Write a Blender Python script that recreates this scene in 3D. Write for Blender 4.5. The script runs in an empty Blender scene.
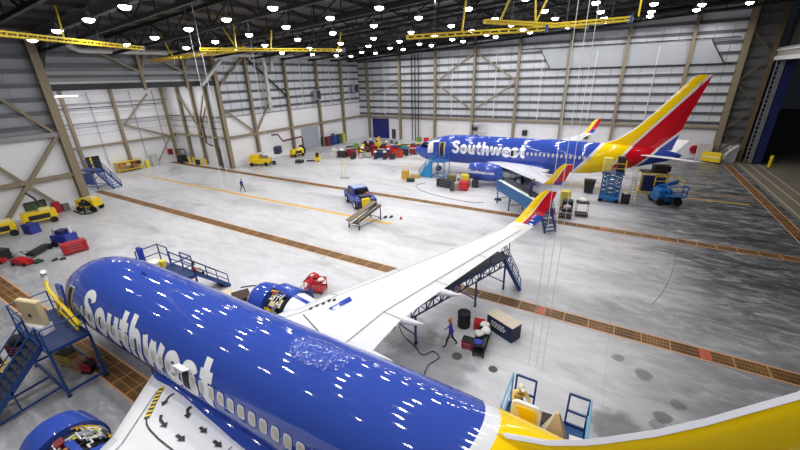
import bpy, bmesh, math, random
from mathutils import Vector, Matrix
random.seed(7)
SC = bpy.context.scene
COL = SC.collection
PI = math.pi

def lin(c):
    return tuple((v / 12.92 if v <= 0.04045 else ((v + 0.055) / 1.055) ** 2.4) for v in c)

def rgb(r, g, b):
    return lin((r / 255, g / 255, b / 255))

# ------------------------------------------------------------------ materials
MATS = {}
def mat(name, col, rough=0.5, metal=0.0, spec=0.5, noise=0.0, nscale=3.0, coat=0.0, emit=None, estr=0.0, alpha=None):
    if name in MATS:
        return MATS[name]
    m = bpy.data.materials.new(name); m.use_nodes = True
    nt = m.node_tree; b = nt.nodes['Principled BSDF']
    b.inputs['Base Color'].default_value = (*col, 1)
    b.inputs['Roughness'].default_value = rough
    b.inputs['Metallic'].default_value = metal
    b.inputs['Specular IOR Level'].default_value = spec
    if coat: b.inputs['Coat Weight'].default_value = coat
    if noise:
        tc = nt.nodes.new('ShaderNodeTexCoord')
        n = nt.nodes.new('ShaderNodeTexNoise'); n.inputs['Scale'].default_value = nscale; n.inputs['Detail'].default_value = 5
        nt.links.new(tc.outputs['Object'], n.inputs['Vector'])
        mx = nt.nodes.new('ShaderNodeMix'); mx.data_type = 'RGBA'
        mx.inputs[6].default_value = (*[c * (1 - noise) for c in col], 1)
        mx.inputs[7].default_value = (*[min(1, c * (1 + noise)) for c in col], 1)
        nt.links.new(n.outputs['Fac'], mx.inputs[0])
        nt.links.new(mx.outputs[2], b.inputs['Base Color'])
    if emit:
        b.inputs['Emission Color'].default_value = (*emit, 1); b.inputs['Emission Strength'].default_value = estr
    MATS[name] = m
    return m

# ------------------------------------------------------------------ mesh builder
class MB:
    def __init__(s): s.v = []; s.f = []; s.mi = []; s.cur = 0
    def add(s, vs, fs):
        o = len(s.v); s.v += [tuple(v) for v in vs]
        s.f += [tuple(i + o for i in f) for f in fs]; s.mi += [s.cur] * len(fs); return s
    def m(s, i): s.cur = i; return s
    def box(s, c, d, rz=0, rx=0, ry=0):
        M = Matrix.Translation(c) @ Matrix.Rotation(rz, 4, 'Z') @ Matrix.Rotation(ry, 4, 'Y') @ Matrix.Rotation(rx, 4, 'X')
        vs = [M @ Vector((d[0] / 2 * a, d[1] / 2 * b, d[2] / 2 * e)) for a in (-1, 1) for b in (-1, 1) for e in (-1, 1)]
        return s.add(vs, [(0, 1, 3, 2), (4, 6, 7, 5), (0, 4, 5, 1), (2, 3, 7, 6), (0, 2, 6, 4), (1, 5, 7, 3)])
    def cbox(s, c, d, ch=0.03, rz=0):            # box with chamfered vertical and top edges
        x, y, z = d[0] / 2, d[1] / 2, d[2] / 2
        def ring(ix, zz):
            a, b = x - ix, y - ix
            return [(-a + ch, -b, zz), (a - ch, -b, zz), (a, -b + ch, zz), (a, b - ch, zz), (a - ch, b, zz), (-a + ch, b, zz), (-a, b - ch, zz), (-a, -b + ch, zz)]
        M = Matrix.Translation(c) @ Matrix.Rotation(rz, 4, 'Z')
        rs = [ring(0, -z), ring(0, z - ch), ring(ch, z)]
        return s.loft([[M @ Vector(p) for p in r] for r in rs], cap=True)
    def bar(s, p, q, w, h=None):
        h = h or w; p, q = Vector(p), Vector(q); d = (q - p).normalized()
        up = Vector((0, 0, 1)) if abs(d.z) < 0.95 else Vector((0, 1, 0))
        a = d.cross(up).normalized(); b = a.cross(d)
        r = lambda o: [o + a * w / 2 * i + b * h / 2 * j for i, j in ((-1, -1), (1, -1), (1, 1), (-1, 1))]
        return s.loft([r(p), r(q)], cap=True)
    def loft(s, rings, cap=False, closed=True):
        n = len(rings[0]); vs = [v for r in rings for v in r]; fs = []
        for i in range(len(rings) - 1):
            for j in range(n if closed else n - 1):
                k = (j + 1) % n
                fs.append((i * n + j, i * n + k, (i + 1) * n + k, (i + 1) * n + j))
        if cap:
            fs.append(tuple(reversed(range(n)))); fs.append(tuple((len(rings) - 1) * n + j for j in range(n)))
        return s.add(vs, fs)
    def tube(s, pts, r, n=8, cap=True):
        pts = [Vector(p) for p in pts]; rings = []; prev = None
        for i, p in enumerate(pts):
            d = (pts[min(i + 1, len(pts) - 1)] - pts[max(i - 1, 0)]).normalized()
            if prev is None:
                up = Vector((0, 0, 1)) if abs(d.z) < 0.9 else Vector((1, 0, 0))
                a = d.cross(up).normalized()
            else:
                a = (prev - d * prev.dot(d)).normalized()
            prev = a; b = d.cross(a)
            rr = r[i] if isinstance(r, (list, tuple)) else r
            rings.append([p + (a * math.cos(t) + b * math.sin(t)) * rr for t in [2 * PI * k / n for k in range(n)]])
        return s.loft(rings, cap=cap)
    def cyl(s, p, q, r, r2=None, n=16): return s.tube([p, q], [r, r if r2 is None else r2], n)
    def ball(s, c, r, n=10, sx=1, sy=1, sz=1):
        rings = []
        for i in range(n + 1):
            t = PI * (0.02 + 0.96 * i / n)
            rings.append([(c[0] + r * sx * math.sin(t) * math.cos(a), c[1] + r * sy * math.sin(t) * math.sin(a), c[2] - r * sz * math.cos(t)) for a in [2 * PI * k / (n + 4) for k in range(n + 4)]])
        return s.loft(rings, cap=True)
    def lathe(s, prof, c, axis='x', n=32, cap=False):
        rings = []
        for (t, r) in prof:
            ring = []
            for k in range(n):
                a = 2 * PI * k / n; u, w = r * math.cos(a), r * math.sin(a)
                ring.append({'x': (c[0] + t, c[1] + u, c[2] + w), 'y': (c[0] + w, c[1] + t, c[2] + u), 'z': (c[0] + u, c[1] + w, c[2] + t)}[axis])
            rings.append(ring)
        return s.loft(rings, cap=cap)
    def prism(s, poly, y0, y1, plane='xz'):
        if plane == 'xz': A = [(p[0], y0, p[1]) for p in poly]; B = [(p[0], y1, p[1]) for p in poly]
        elif plane == 'yz': A = [(y0, p[0], p[1]) for p in poly]; B = [(y1, p[0], p[1]) for p in poly]
        else: A = [(p[0], p[1], y0) for p in poly]; B = [(p[0], p[1], y1) for p in poly]
        return s.loft([A, B], cap=True)
    def build(s, name, mats, parent=None, smooth=False, loc=None, rz=0, kind=None, label=None):
        me = bpy.data.meshes.new(name); me.from_pydata(s.v, [], s.f)
        if not isinstance(mats, (list, tuple)): mats = [mats]
        for m in mats: me.materials.append(m)
        me.polygons.foreach_set('material_index', s.mi)
        bm = bmesh.new(); bm.from_mesh(me); bmesh.ops.recalc_face_normals(bm, faces=bm.faces); bm.to_mesh(me); bm.free()
        if smooth:
            me.polygons.foreach_set('use_smooth', [True] * len(me.polygons))
            try: me.set_sharp_from_angle(angle=math.radians(smooth if smooth is not True else 40))
            except Exception: pass
        o = bpy.data.objects.new(name, me); COL.objects.link(o)
        if parent: o.parent = parent
        if loc: o.location = loc
        if rz: o.rotation_euler.z = rz
        if kind: o['kind'] = kind
        if label: o['label'] = label
        return o

def tag(o, label, cat, group=None, kind=None):
    o['label'] = label; o['category'] = cat
    if group: o['group'] = group
    if kind: o['kind'] = kind
    return o

def thing(name, label, cat, loc=(0, 0, 0), rz=0, group=None):
    o = bpy.data.objects.new(name, None); COL.objects.link(o); o.empty_display_size = 0.3
    o.location = loc; o.rotation_euler.z = rz
    return tag(o, label, cat, group)

def kids(o): return [c for c in COL.objects if c.parent == o]
def copy_tree(o, parent=None):
    c = o.copy(); COL.objects.link(c)
    if parent: c.parent = parent
    for ch in kids(o): copy_tree(ch, c)
    return c
def dup(o, loc, rz=None, label=None, group=None):
    c = copy_tree(o); c.location = loc
    if rz is not None: c.rotation_euler.z = rz
    if label: c['label'] = label
    if group: c['group'] = group
    return c

def lerp(a, b, t): return a + (b - a) * t
def interp(tab, x):
    if x <= tab[0][0]: return tab[0][1:]
    for a, b in zip(tab, tab[1:]):
        if x <= b[0]:
            t = (x - a[0]) / (b[0] - a[0]); return [lerp(p, q, t) for p, q in zip(a[1:], b[1:])]
    return tab[-1][1:]

# common materials
W = mat('white_paint', rgb(236, 237, 240), 0.35)
WING = mat('wing_white_paint', rgb(232, 233, 236), 0.3, noise=0.03, nscale=1.2)
STEEL = mat('bare_steel', rgb(170, 172, 175), 0.35, 0.8)
SILVER = mat('polished_metal', rgb(214, 216, 222), 0.25, 0.6)
BLACK = mat('black_rubber', rgb(22, 22, 24), 0.6)
DARK = mat('dark_grey_metal', rgb(48, 50, 54), 0.5, 0.3)
BLUE = mat('stand_blue_paint', rgb(30, 66, 130), 0.4)
LBLUE = mat('lift_blue_paint', rgb(28, 104, 176), 0.4)
NAVY = mat('navy_paint', rgb(30, 38, 92), 0.45)
YEL = mat('yellow_paint', rgb(240, 206, 24), 0.4)
BOOMY = mat('boom_yellow', rgb(214, 186, 34), 0.5)
RED = mat('red_tool_paint', rgb(190, 28, 36), 0.35)
DRED = mat('dark_red_paint', rgb(120, 22, 30), 0.4)
TAN = mat('tan_board', rgb(222, 202, 160), 0.6)
GREEN = mat('green_plastic', rgb(70, 120, 60), 0.5)
TEAL = mat('teal_paint', rgb(30, 130, 140), 0.4)
ORANGE = mat('orange_paint', rgb(230, 110, 40), 0.45)
GREY = mat('mid_grey_paint', rgb(140, 142, 146), 0.5)
BEIGE = mat('column_beige_paint', rgb(144, 131, 108), 0.55, noise=0.1, nscale=1.0)
CLOTH_W = mat('white_cloth', rgb(238, 234, 226), 0.9)
SKIN = mat('skin', rgb(196, 140, 112), 0.6)
# ------------------------------------------------------------------ floor
def floor_material():
    m = bpy.data.materials.new('polished_concrete'); m.use_nodes = True
    nt = m.node_tree; b = nt.nodes['Principled BSDF']; N = nt.nodes.new; L = nt.links.new
    tc = N('ShaderNodeTexCoord')
    def noise(scale, detail, rough, vec, dist=0.0):
        n = N('ShaderNodeTexNoise'); n.inputs['Scale'].default_value = scale; n.inputs['Detail'].default_value = detail
        n.inputs['Roughness'].default_value = rough; n.inputs['Distortion'].default_value = dist
        L(vec, n.inputs['Vector']); return n.outputs['Fac']
    def ramp(src, stops):
        r = N('ShaderNodeValToRGB'); e = r.color_ramp.elements
        e[0].position, e[0].color = stops[0][0], (*[stops[0][1]] * 3, 1); e[1].position, e[1].color = stops[-1][0], (*[stops[-1][1]] * 3, 1)
        for p, v in stops[1:-1]:
            q = e.new(p); q.color = (v, v, v, 1)
        L(src, r.inputs['Fac']); return r.outputs['Color']
    def math_(op, a, bb):
        n = N('ShaderNodeMath'); n.operation = op
        for i, x in enumerate((a, bb)):
            if isinstance(x, (int, float)): n.inputs[i].default_value = x
            else: L(x, n.inputs[i])
        return n.outputs[0]
    mp = N('ShaderNodeMapping'); mp.inputs['Scale'].default_value = (0.55, 1.6, 1); L(tc.outputs['Object'], mp.inputs['Vector'])
    a = ramp(noise(0.16, 7, 0.62, mp.outputs[0], 0.6), [(0.34, 0.62), (0.46, 0.88), (0.6, 1.0)])
    c = ramp(noise(1.1, 6, 0.65, mp.outputs[0], 0.3), [(0.35, 0.86), (0.6, 1.0)])
    s = ramp(noise(0.9, 3, 0.5, tc.outputs['Object'], 0.2), [(0.2, 0.35), (0.275, 1.0)])
    # streaked darker tone towards the hangar door and the near bay
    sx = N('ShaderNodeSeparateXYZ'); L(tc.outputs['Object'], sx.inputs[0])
    darkening = N('ShaderNodeMapRange'); darkening.inputs[1].default_value = -4.0; darkening.inputs[2].default_value = 9.0; darkening.interpolation_type = 'SMOOTHSTEP'
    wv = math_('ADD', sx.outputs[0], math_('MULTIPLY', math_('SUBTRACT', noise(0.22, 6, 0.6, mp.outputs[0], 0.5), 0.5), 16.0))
    L(wv, darkening.inputs[0])
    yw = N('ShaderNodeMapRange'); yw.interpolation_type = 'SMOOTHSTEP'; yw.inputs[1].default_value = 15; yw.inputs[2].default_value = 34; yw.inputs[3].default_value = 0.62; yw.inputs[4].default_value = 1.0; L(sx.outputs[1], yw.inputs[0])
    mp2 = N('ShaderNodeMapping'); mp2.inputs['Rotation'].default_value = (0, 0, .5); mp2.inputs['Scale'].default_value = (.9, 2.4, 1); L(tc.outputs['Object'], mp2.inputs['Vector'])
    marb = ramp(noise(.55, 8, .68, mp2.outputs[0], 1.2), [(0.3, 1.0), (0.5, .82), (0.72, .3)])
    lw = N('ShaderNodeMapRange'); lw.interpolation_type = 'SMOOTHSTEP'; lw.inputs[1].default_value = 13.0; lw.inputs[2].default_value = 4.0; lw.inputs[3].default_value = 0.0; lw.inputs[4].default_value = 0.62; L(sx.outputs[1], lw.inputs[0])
    wt = math_('MAXIMUM', math_('MULTIPLY', darkening.outputs[0], yw.outputs[0]), lw.outputs[0])
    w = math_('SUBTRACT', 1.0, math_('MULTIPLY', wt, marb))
    # saw-cut joints every 7.75 m
    def joint(o, period, off):
        k = math_('FRACT', math_('DIVIDE', math_('ADD', o, off), period), 0)
        d = math_('ABSOLUTE', math_('SUBTRACT', k, 0.5), 0)
        return math_('GREATER_THAN', d, 0.5 - 0.014 / period)
    j = math_('SUBTRACT', 1.0, math_('MULTIPLY', math_('MAXIMUM', joint(sx.outputs[0], 7.6, 500.2), joint(sx.outputs[1], 5.17, 300.0)), 0.16))
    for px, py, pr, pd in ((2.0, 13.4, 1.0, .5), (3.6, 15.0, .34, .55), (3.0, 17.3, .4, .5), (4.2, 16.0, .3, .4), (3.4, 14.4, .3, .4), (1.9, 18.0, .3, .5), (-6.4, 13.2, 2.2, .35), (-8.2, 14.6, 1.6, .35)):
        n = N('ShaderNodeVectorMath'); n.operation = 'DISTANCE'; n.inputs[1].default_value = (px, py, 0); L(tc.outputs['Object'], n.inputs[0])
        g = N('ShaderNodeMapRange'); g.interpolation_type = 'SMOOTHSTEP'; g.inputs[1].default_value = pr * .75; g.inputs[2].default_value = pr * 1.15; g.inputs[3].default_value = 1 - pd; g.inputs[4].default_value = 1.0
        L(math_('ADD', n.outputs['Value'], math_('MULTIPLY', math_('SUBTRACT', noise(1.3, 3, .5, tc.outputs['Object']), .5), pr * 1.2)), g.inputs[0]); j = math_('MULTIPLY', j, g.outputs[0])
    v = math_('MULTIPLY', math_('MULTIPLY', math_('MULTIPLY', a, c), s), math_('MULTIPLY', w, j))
    mx = N('ShaderNodeMix'); mx.data_type = 'RGBA'
    mx.inputs[6].default_value = (*rgb(24, 24, 27), 1); mx.inputs[7].default_value = (*rgb(222, 223, 228), 1)
    L(v, mx.inputs[0]); L(mx.outputs[2], b.inputs['Base Color'])
    rr = N('ShaderNodeMapRange'); rr.inputs[3].default_value = 0.22; rr.inputs[4].default_value = 0.45
    L(noise(0.5, 4, 0.5, mp.outputs[0]), rr.inputs[0]); L(rr.outputs[0], b.inputs['Roughness'])
    return m
FLOOR = floor_material()
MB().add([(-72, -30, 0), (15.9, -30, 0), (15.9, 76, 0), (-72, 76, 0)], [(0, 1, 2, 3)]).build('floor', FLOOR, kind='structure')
APRON = mat('apron_concrete', rgb(120, 112, 98), 0.8, noise=0.25, nscale=0.4)
MB().add([(15.9, -60, -.01), (120, -60, -.01), (120, 180, -.01), (15.9, 180, -.01)], [(0, 1, 2, 3)]).build('ground', APRON, kind='structure')

# trench drains: orange painted edge, brown steel grating
def grate_material():
    m = bpy.data.materials.new('rusty_grating'); m.use_nodes = True
    nt = m.node_tree; b = nt.nodes['Principled BSDF']; N = nt.nodes.new; L = nt.links.new
    tc = N('ShaderNodeTexCoord')
    w = N('ShaderNodeTexWave'); w.wave_type = 'BANDS'; w.bands_direction = 'X'; w.inputs['Scale'].default_value = 2.2; w.inputs['Distortion'].default_value = 0
    L(tc.outputs['Object'], w.inputs['Vector'])
    n = N('ShaderNodeTexNoise'); n.inputs['Scale'].default_value = 0.7; n.inputs['Detail'].default_value = 4; L(tc.outputs['Object'], n.inputs['Vector'])
    r = N('ShaderNodeValToRGB'); r.color_ramp.elements[0].color = (*rgb(92, 62, 34), 1); r.color_ramp.elements[1].color = (*rgb(156, 114, 64), 1)
    r.color_ramp.elements[0].position = 0.3; r.color_ramp.elements[1].position = 0.7
    L(n.outputs['Fac'], r.inputs['Fac'])
    mx = N('ShaderNodeMix'); mx.data_type = 'RGBA'; mx.blend_type = 'MULTIPLY'; mx.inputs[0].default_value = 0.55
    L(r.outputs[0], mx.inputs[6]); L(w.outputs['Color'], mx.inputs[7]); L(mx.outputs[2], b.inputs['Base Color'])
    b.inputs['Roughness'].default_value = 0.55; b.inputs['Metallic'].default_value = 0.2
    return m
GRATE = grate_material()
OLINE = mat('orange_line_paint', rgb(212, 164, 122), 0.5)
CREAM = mat('grating_frame', rgb(190, 150, 96), 0.5)
def trench(name, p, q, w=0.85, cut=1.3):
    p, q = Vector((*p, 0)), Vector((*q, 0)); d = (q - p).normalized(); a = Vector((-d.y, d.x, 0)); L_ = (q - p).length
    m = MB()
    rect = lambda s0, s1, t0, t1, z: m.add([p + d * s0 + a * t0 + Vector((0, 0, z)), p + d * s1 + a * t0 + Vector((0, 0, z)), p + d * s1 + a * t1 + Vector((0, 0, z)), p + d * s0 + a * t1 + Vector((0, 0, z))], [(0, 1, 2, 3)])
    m.m(0); rect(0, L_, -w / 2, w / 2, .006)
    m.m(1); rect(0, L_, -w / 2 - .1, -w / 2, .006); rect(0, L_, w / 2, w / 2 + .1, .006)
    m.m(2); s = cut
    while s < L_:
        rect(s, s + .06, -w / 2, w / 2, .008); s += cut
    for t in (-w / 6, w / 6): rect(0, L_, t - .014, t + .014, .008)
    return m.build(name, [GRATE, OLINE, CREAM], kind='structure')
trench('trim_1', (-60.8, 20.35), (15.0, 20.35))
trench('trim_2', (-70.9, 36.15), (15.0, 36.0))
trench('trim_3', (-54.4, 4.85), (15.0, 4.85), w=1.0)
trench('trim_4', (14.8, -30), (14.8, 71.5), w=0.75)
YLINE = mat('floor_line_yellow', rgb(230, 184, 76), 0.5)
YLINE2 = mat('floor_line_fresh_yellow', rgb(226, 180, 40), 0.5)
def line(name, x0, y0, x1, y1, w, m, z=.005):
    p, q = Vector((x0, y0, z)), Vector((x1, y1, z)); a = (q - p).normalized().cross(Vector((0, 0, 1))) * w / 2
    return MB().add([p - a, q - a, q + a, p + a], [(0, 1, 2, 3)]).build(name, m, kind='structure')
line('trim_5', -63.2, 28.1, -18, 28.3, .45, YLINE)
line('trim_6', -30, 50.5, 13.2, 50.0, .3, YLINE2)
line('trim_7', -30, 52.3, 14, 52.3, .12, OLINE)
line('trim_8', -30, 53.2, 14, 53.2, .12, OLINE)
PALE = mat('door_rail_pale', rgb(176, 166, 148), 0.6)
for k, x in enumerate((16.4, 17.6, 18.8)): line('trim_%d' % (9 + k), x, -30, x, 79, .22, PALE, .004)
# red fire-point marks painted on the gratings
REDM = mat('red_floor_mark', rgb(196, 92, 74), 0.5)
for k, (x, y) in enumerate(((-2.25, 20.35), (-12.6, 20.35), (5.7, 20.35), (0.2, 36.05))):
    MB().add([(x - .25, y - .36, .011), (x + .25, y - .36, .011), (x + .25, y + .36, .011), (x - .25, y + .36, .011)], [(0, 1, 2, 3)]).build('trim_%d' % (12 + k), REDM, kind='structure')
# round manhole covers
IRON = mat('cast_iron', rgb(92, 92, 94), 0.6, 0.4)
for (x, y, r, lb) in ((-5.3, 14.2, .27, 'round dark iron manhole cover in the floor nearer the walking person'), (-3.4, 14.2, .22, 'smaller round iron manhole cover behind the rear of the near airliner')):
    m = MB(); m.lathe([(0.0, r), (.012, r), (.014, r * .9), (.008, r * .86), (.008, .001)], (0, 0, 0), 'z', 24)
    tag(m.build('manhole_cover', IRON, loc=(x, y, 0.001)), lb, 'manhole cover')

# ------------------------------------------------------------------ walls
PANEL = mat('galvanised_panel', rgb(216, 219, 226), 0.45, 0.1, noise=0.12, nscale=0.35)
DPANEL = mat('shade_toned_panel', rgb(150, 154, 162), 0.5, 0.1, noise=0.2, nscale=0.3)  # darker copy of the sheet, shade of the left wall put into its colour
GIRT = mat('girt_dark_steel', rgb(98, 100, 104), 0.5, 0.2)
WHITEW = mat('white_wall_panel', rgb(236, 236, 240), 0.5, noise=0.03, nscale=0.3)
LEDGE = mat('ledge_grey', rgb(150, 150, 152), 0.5, 0.2)
XL, YB, XR, XREC = -55.5, 75.0, 17.0, -71.0
def roofz(x): return 22.6 + 0.06 * x
def wallmesh(name, axis, at, u0, u1, z0, z1f, white_top, inward, girt_step=1.42, panel=None):
    """a clad wall in the plane axis=at: white liner below white_top, galvanised sheet with girts above"""
    m = MB(); t = .12
    def P(u, z, d): return (at + inward * d, u, z) if axis == 'x' else (u, at + inward * d, z)
    def slab(u0, u1, z0, z1, d0, d1):
        z1 = z1 if isinstance(z1, tuple) else (z1, z1)
        vs = [P(u0, z0, d0), P(u1, z0, d0), P(u1, z1[1], d0), P(u0, z1[0], d0), P(u0, z0, d1), P(u1, z0, d1), P(u1, z1[1], d1), P(u0, z1[0], d1)]
        m.add(vs, [(0, 1, 2, 3), (4, 7, 6, 5), (0, 4, 5, 1), (1, 5, 6, 2), (2, 6, 7, 3), (3, 7, 4, 0)])
    zt = (z1f(u0), z1f(u1))
    m.m(0)
    if white_top > z0: m.m(1); slab(u0, u1, z0, white_top, -t, .02); m.m(0)
    slab(u0, u1, max(white_top, z0), zt, -t, 0)
    m.m(2)
    z = white_top + .7
    while z < max(zt) - .3:
        slab(u0, u1, z, z + .36, 0, .16); slab(u0, u1, z + .36, z + .42, 0, .24)
        z += girt_step
    m.m(3); u = u0 + 2.1
    while u < u1 - 1:
        slab(u, u + .06, white_top, white_top + (min(zt) - white_top), 0, .05); u += 2.1
    if white_top > 1:
        m.m(3); slab(u0, u1, white_top - .08, white_top + .08, 0, .14)
    return m.build(name, [panel or PANEL, WHITEW, GIRT, LEDGE], kind='structure')
wallmesh('wall_back', 'y', YB, XL, 13.4, 0, roofz, 4.7, -1)
wallmesh('wall_left', 'x', XL, 37.6, YB, 0, lambda y: roofz(XL), 8.2, 1)
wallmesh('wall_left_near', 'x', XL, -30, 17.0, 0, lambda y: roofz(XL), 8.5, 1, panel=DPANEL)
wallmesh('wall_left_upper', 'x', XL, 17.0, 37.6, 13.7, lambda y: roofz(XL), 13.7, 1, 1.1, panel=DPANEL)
wallmesh('wall_recess', 'x', XREC, 17.0, 38.2, 0, lambda y: 13.7, 13.6, 1, 5)
wallmesh('wall_recess_far', 'y', 38.2, XREC, XL, 0, lambda x: 13.7, 13.6, -1, 5)
wallmesh('wall_recess_near', 'y', 17.0, XREC, XL, 0, lambda x: 13.7, 13.6, 1, 5)
DKROOF = mat('dark_ceiling_steel', rgb(66, 63, 61), 0.7)
DKROOF2 = mat('dark_truss_steel', rgb(26, 25, 25), 0.6)
MB().box(((XREC + XL) / 2, 27.5, 13.85), (XL - XREC + .3, 21.5, .3)).build('ceiling_recess', WHITEW, kind='structure')
# ceiling
m = MB()
m.add([(-72, -31, roofz(-72)), (20, -31, roofz(20)), (20, 76.5, roofz(20)), (-72, 76.5, roofz(-72))], [(0, 1, 2, 3)])
m.add([(-72, -31, roofz(-72) + .3), (20, -31, roofz(20) + .3), (20, 76.5, roofz(20) + .3), (-72, 76.5, roofz(-72) + .3)], [(0, 1, 2, 3)])
for x in range(-54, 20, 4):
    m.box((x, 22.7, roofz(x) - .22), (.16, 107, .36))
m.build('ceiling', DKROOF, kind='structure')
# roof trusses along x between the lamp rows
def truss(name, y, x0, x1, dz0, dz1, step=3.4, w=.26):
    m = MB()
    z0 = lambda x: roofz(x) - dz0; z1 = lambda x: roofz(x) - dz1
    m.bar((x0, y, z0(x0)), (x1, y, z0(x1)), w, .3); m.bar((x0, y, z1(x0)), (x1, y, z1(x1)), w, .3)
    x = x0; k = 0
    while x < x1 - step:
        a, b = (z1, z0) if k % 2 == 0 else (z0, z1)
        m.bar((x, y, a(x)), (x + step, y, b(x + step)), .14, .14)
        m.bar((x, y, z0(x)), (x, y, z1(x)), .1, .1)
        x += step; k += 1
    return m.build(name, DKROOF2, kind='structure')
for y in (4, 11, 17.6, 24.3, 31, 38, 45, 51.5, 58.5, 65, 71): truss('roof_truss', y, -55, 16.5, .45, 2.3)
GREYBEAM = mat('grey_roof_beam', rgb(104, 104, 104), 0.6)
for y in (17.0, 38.0, 74.2):
    m = MB(); m.bar((-55, y + .5, roofz(-55) - 1.2), (16.5, y + .5, roofz(16.5) - 1.2), .5, .14); m.bar((-55, y + .5, roofz(-55) - .4), (16.5, y + .5, roofz(16.5) - .4), .5, .1)
    m.bar((-55, y + .5, roofz(-55) - .8), (16.5, y + .5, roofz(16.5) - .8), .1, .8)
    m.build('roof_beam', GREYBEAM if y < 70 else DKROOF2, kind='structure')

# columns (I sections), girders and bracing
def icol(x, y, z0, z1, w=.45, along='x', m_=BEIGE, name='column'):
    m = MB()
    if along == 'x':
        m.box((x, y, (z0 + z1) / 2), (.08, w, z1 - z0)); m.box((x, y - w / 2, (z0 + z1) / 2), (w, .06, z1 - z0)); m.box((x, y + w / 2, (z0 + z1) / 2), (w, .06, z1 - z0))
    else:
        m.box((x, y, (z0 + z1) / 2), (w, .08, z1 - z0)); m.box((x - w / 2, y, (z0 + z1) / 2), (.06, w, z1 - z0)); m.box((x + w / 2, y, (z0 + z1) / 2), (.06, w, z1 - z0))
    return m.build(name, m_, kind='structure')
def brace(*pts, w=.24, m_=BEIGE, name='beam'):
    m = MB()
    for p, q in zip(pts, pts[1:]): m.bar(p, q, w, w)
    return m.build(name, m_, kind='structure')
yb = YB - .45
for x in (-52.6, -43.9, -35.2, -26.7, -18.2, -9.6, -1.2, 7.2): icol(x, yb, 0, roofz(x) - .3)
icol(13.4, yb, 0, roofz(13) - .3, .75)
brace((XL, yb, 5.0), (13.2, yb, 5.0), w=.34)
brace((-35.2, yb, 12.2), (-26.7, yb, 17.6)); brace((-26.7, yb, 17.6), (-18.2, yb, 12.2)); brace((-35.2, yb, 12.2), (-26.7, yb, 6.8)); brace((-26.7, yb, 6.8), (-18.2, yb, 12.2))
brace((-52.6, yb, 9.6), (-43.9, yb, 12.4), w=.18)
# translucent upper cladding bay
SKY = mat('pale_upper_cladding', rgb(176, 180, 186), 0.5, noise=0.08, nscale=0.5)
m = MB(); m.prism([(-14.6, 17.4), (9.4, 17.4), (11.6, 14.2), (-12.6, 14.2)], YB - .34, YB - .26, 'xz'); m.build('wall_back_cladding', SKY, kind='structure')
brace((-18, YB - .38, 17.6), (12.6, YB - .38, 17.6), w=.14, m_=DARK); brace((-12.6, YB - .38, 14.1), (12.6, YB - .38, 14.1), w=.2, m_=DARK); brace((9.4, YB - .38, 17.5), (11.6, YB - .38, 14.1), w=.14, m_=DARK); brace((-14.6, YB - .38, 17.5), (-12.6, YB - .38, 14.1), w=.1, m_=DARK)
# pipes on the back wall
for k, x in enumerate((-40.6, -39.8, -39.0)):
    tag(MB().cyl((x, YB - .85, .02), (x, YB - .85, roofz(x) - 2.4), .11, n=10).build('riser_pipe', DARK), ['thin dark riser pipe on the back wall, nearest the blue door', 'middle of three dark riser pipes on the back wall', 'dark riser pipe on the back wall, nearest the far airliner nose'][k], 'pipe')
# left wall
xl = XL + .45
for y in (43.5, 51.9, 60.3, 68.0): icol(xl, y, 0, roofz(XL) - .3, along='y')
icol(xl, 37.6, 0, roofz(XL) - .3, .6, along='y'); icol(xl, 17.0, 0, roofz(XL) - .3, .8, along='y')
brace((xl, 37.6, 5.0), (xl, YB, 5.0), w=.34)
brace((xl, 37.6, 17.4), (xl, YB, 17.4), w=.3)
brace((xl, 37.6, 12.5), (xl, 43.5, 17.4)); brace((xl, 43.5, 17.4), (xl, 51.9, 10.6), m_=DARK); brace((xl, 37.6, 9.8), (xl, 43.5, 5.1)); brace((xl, 43.5, 5.1), (xl, 47.8, 10.5))
brace((xl, -20, 3.85), (xl, 17, 3.85), w=.42)
brace((xl, 9.2, 8.4), (xl, 14.8, 0.1), w=.3); brace((xl, 9.6, 0.1), (xl, 16.6, 8.4), w=.36); brace((xl, 9.0, 0.1), (xl, 2.0, 8.4), w=.3)
brace((xl, -20, 8.5), (xl, 17, 8.5), w=.5, m_=LEDGE)
brace((xl, 9.9, 16.4), (xl, 16.4, 8.6), w=.26); brace((xl, 17, 14.4), (xl, 18.6, 19.0), w=.4, m_=DARK)
# recess: gallery beam, columns, girders, knee braces
brace((XL + .3, 17, 14.9), (XL + .3, 37.6, 14.9), w=.4, m_=LEDGE)
brace((XL + .25, 17, 13.4), (XL + .25, 37.6, 13.4), w=.7, m_=DARK)
for y, z in ((27.2, 17.4), (33.0, 17.4)):
    m = MB(); c = (XL + .5, y)
    m.bar((*c, 12.8), (*c, 18.6), .34, .34); m.bar((XL + .5, y - 4.6, z), (XL + .5, y, 14.9), .26, .26); m.bar((XL + .5, y + 1.6, 18.4), (XL + .5, y, 14.9), .24, .24); m.build('beam', BEIGE, kind='structure')
xr = XREC + .35
for y in (19.2, 23.2, 29.6, 37.4): icol(xr, y, 0, 13.6, .4, along='y')
for x in (-66.6, -62.6, -58.8): icol(x, 37.85, 0, 13.6, .4)
brace((xr, 17, 4.7), (xr, 38, 4.7), w=.3); brace((-70.6, 37.8, 5.0), (XL, 37.8, 4.9), w=.3)
brace((xr, 17, 8.2), (xr, 38, 8.2), w=.12, m_=GIRT); brace((-70.6, 37.8, 8.2), (XL, 37.8, 8.2), w=.2, m_=GIRT); brace((xr, 17, 11), (xr, 38, 11), w=.1, m_=GIRT)
brace((xr, 30.2, 7.4), (xr, 36.9, 4.7)); brace((xr, 30.2, 7.4), (xr, 35, 12)); brace((xr, 37, 4.7), (xr, 33.6, 0.2), w=.14)
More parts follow.
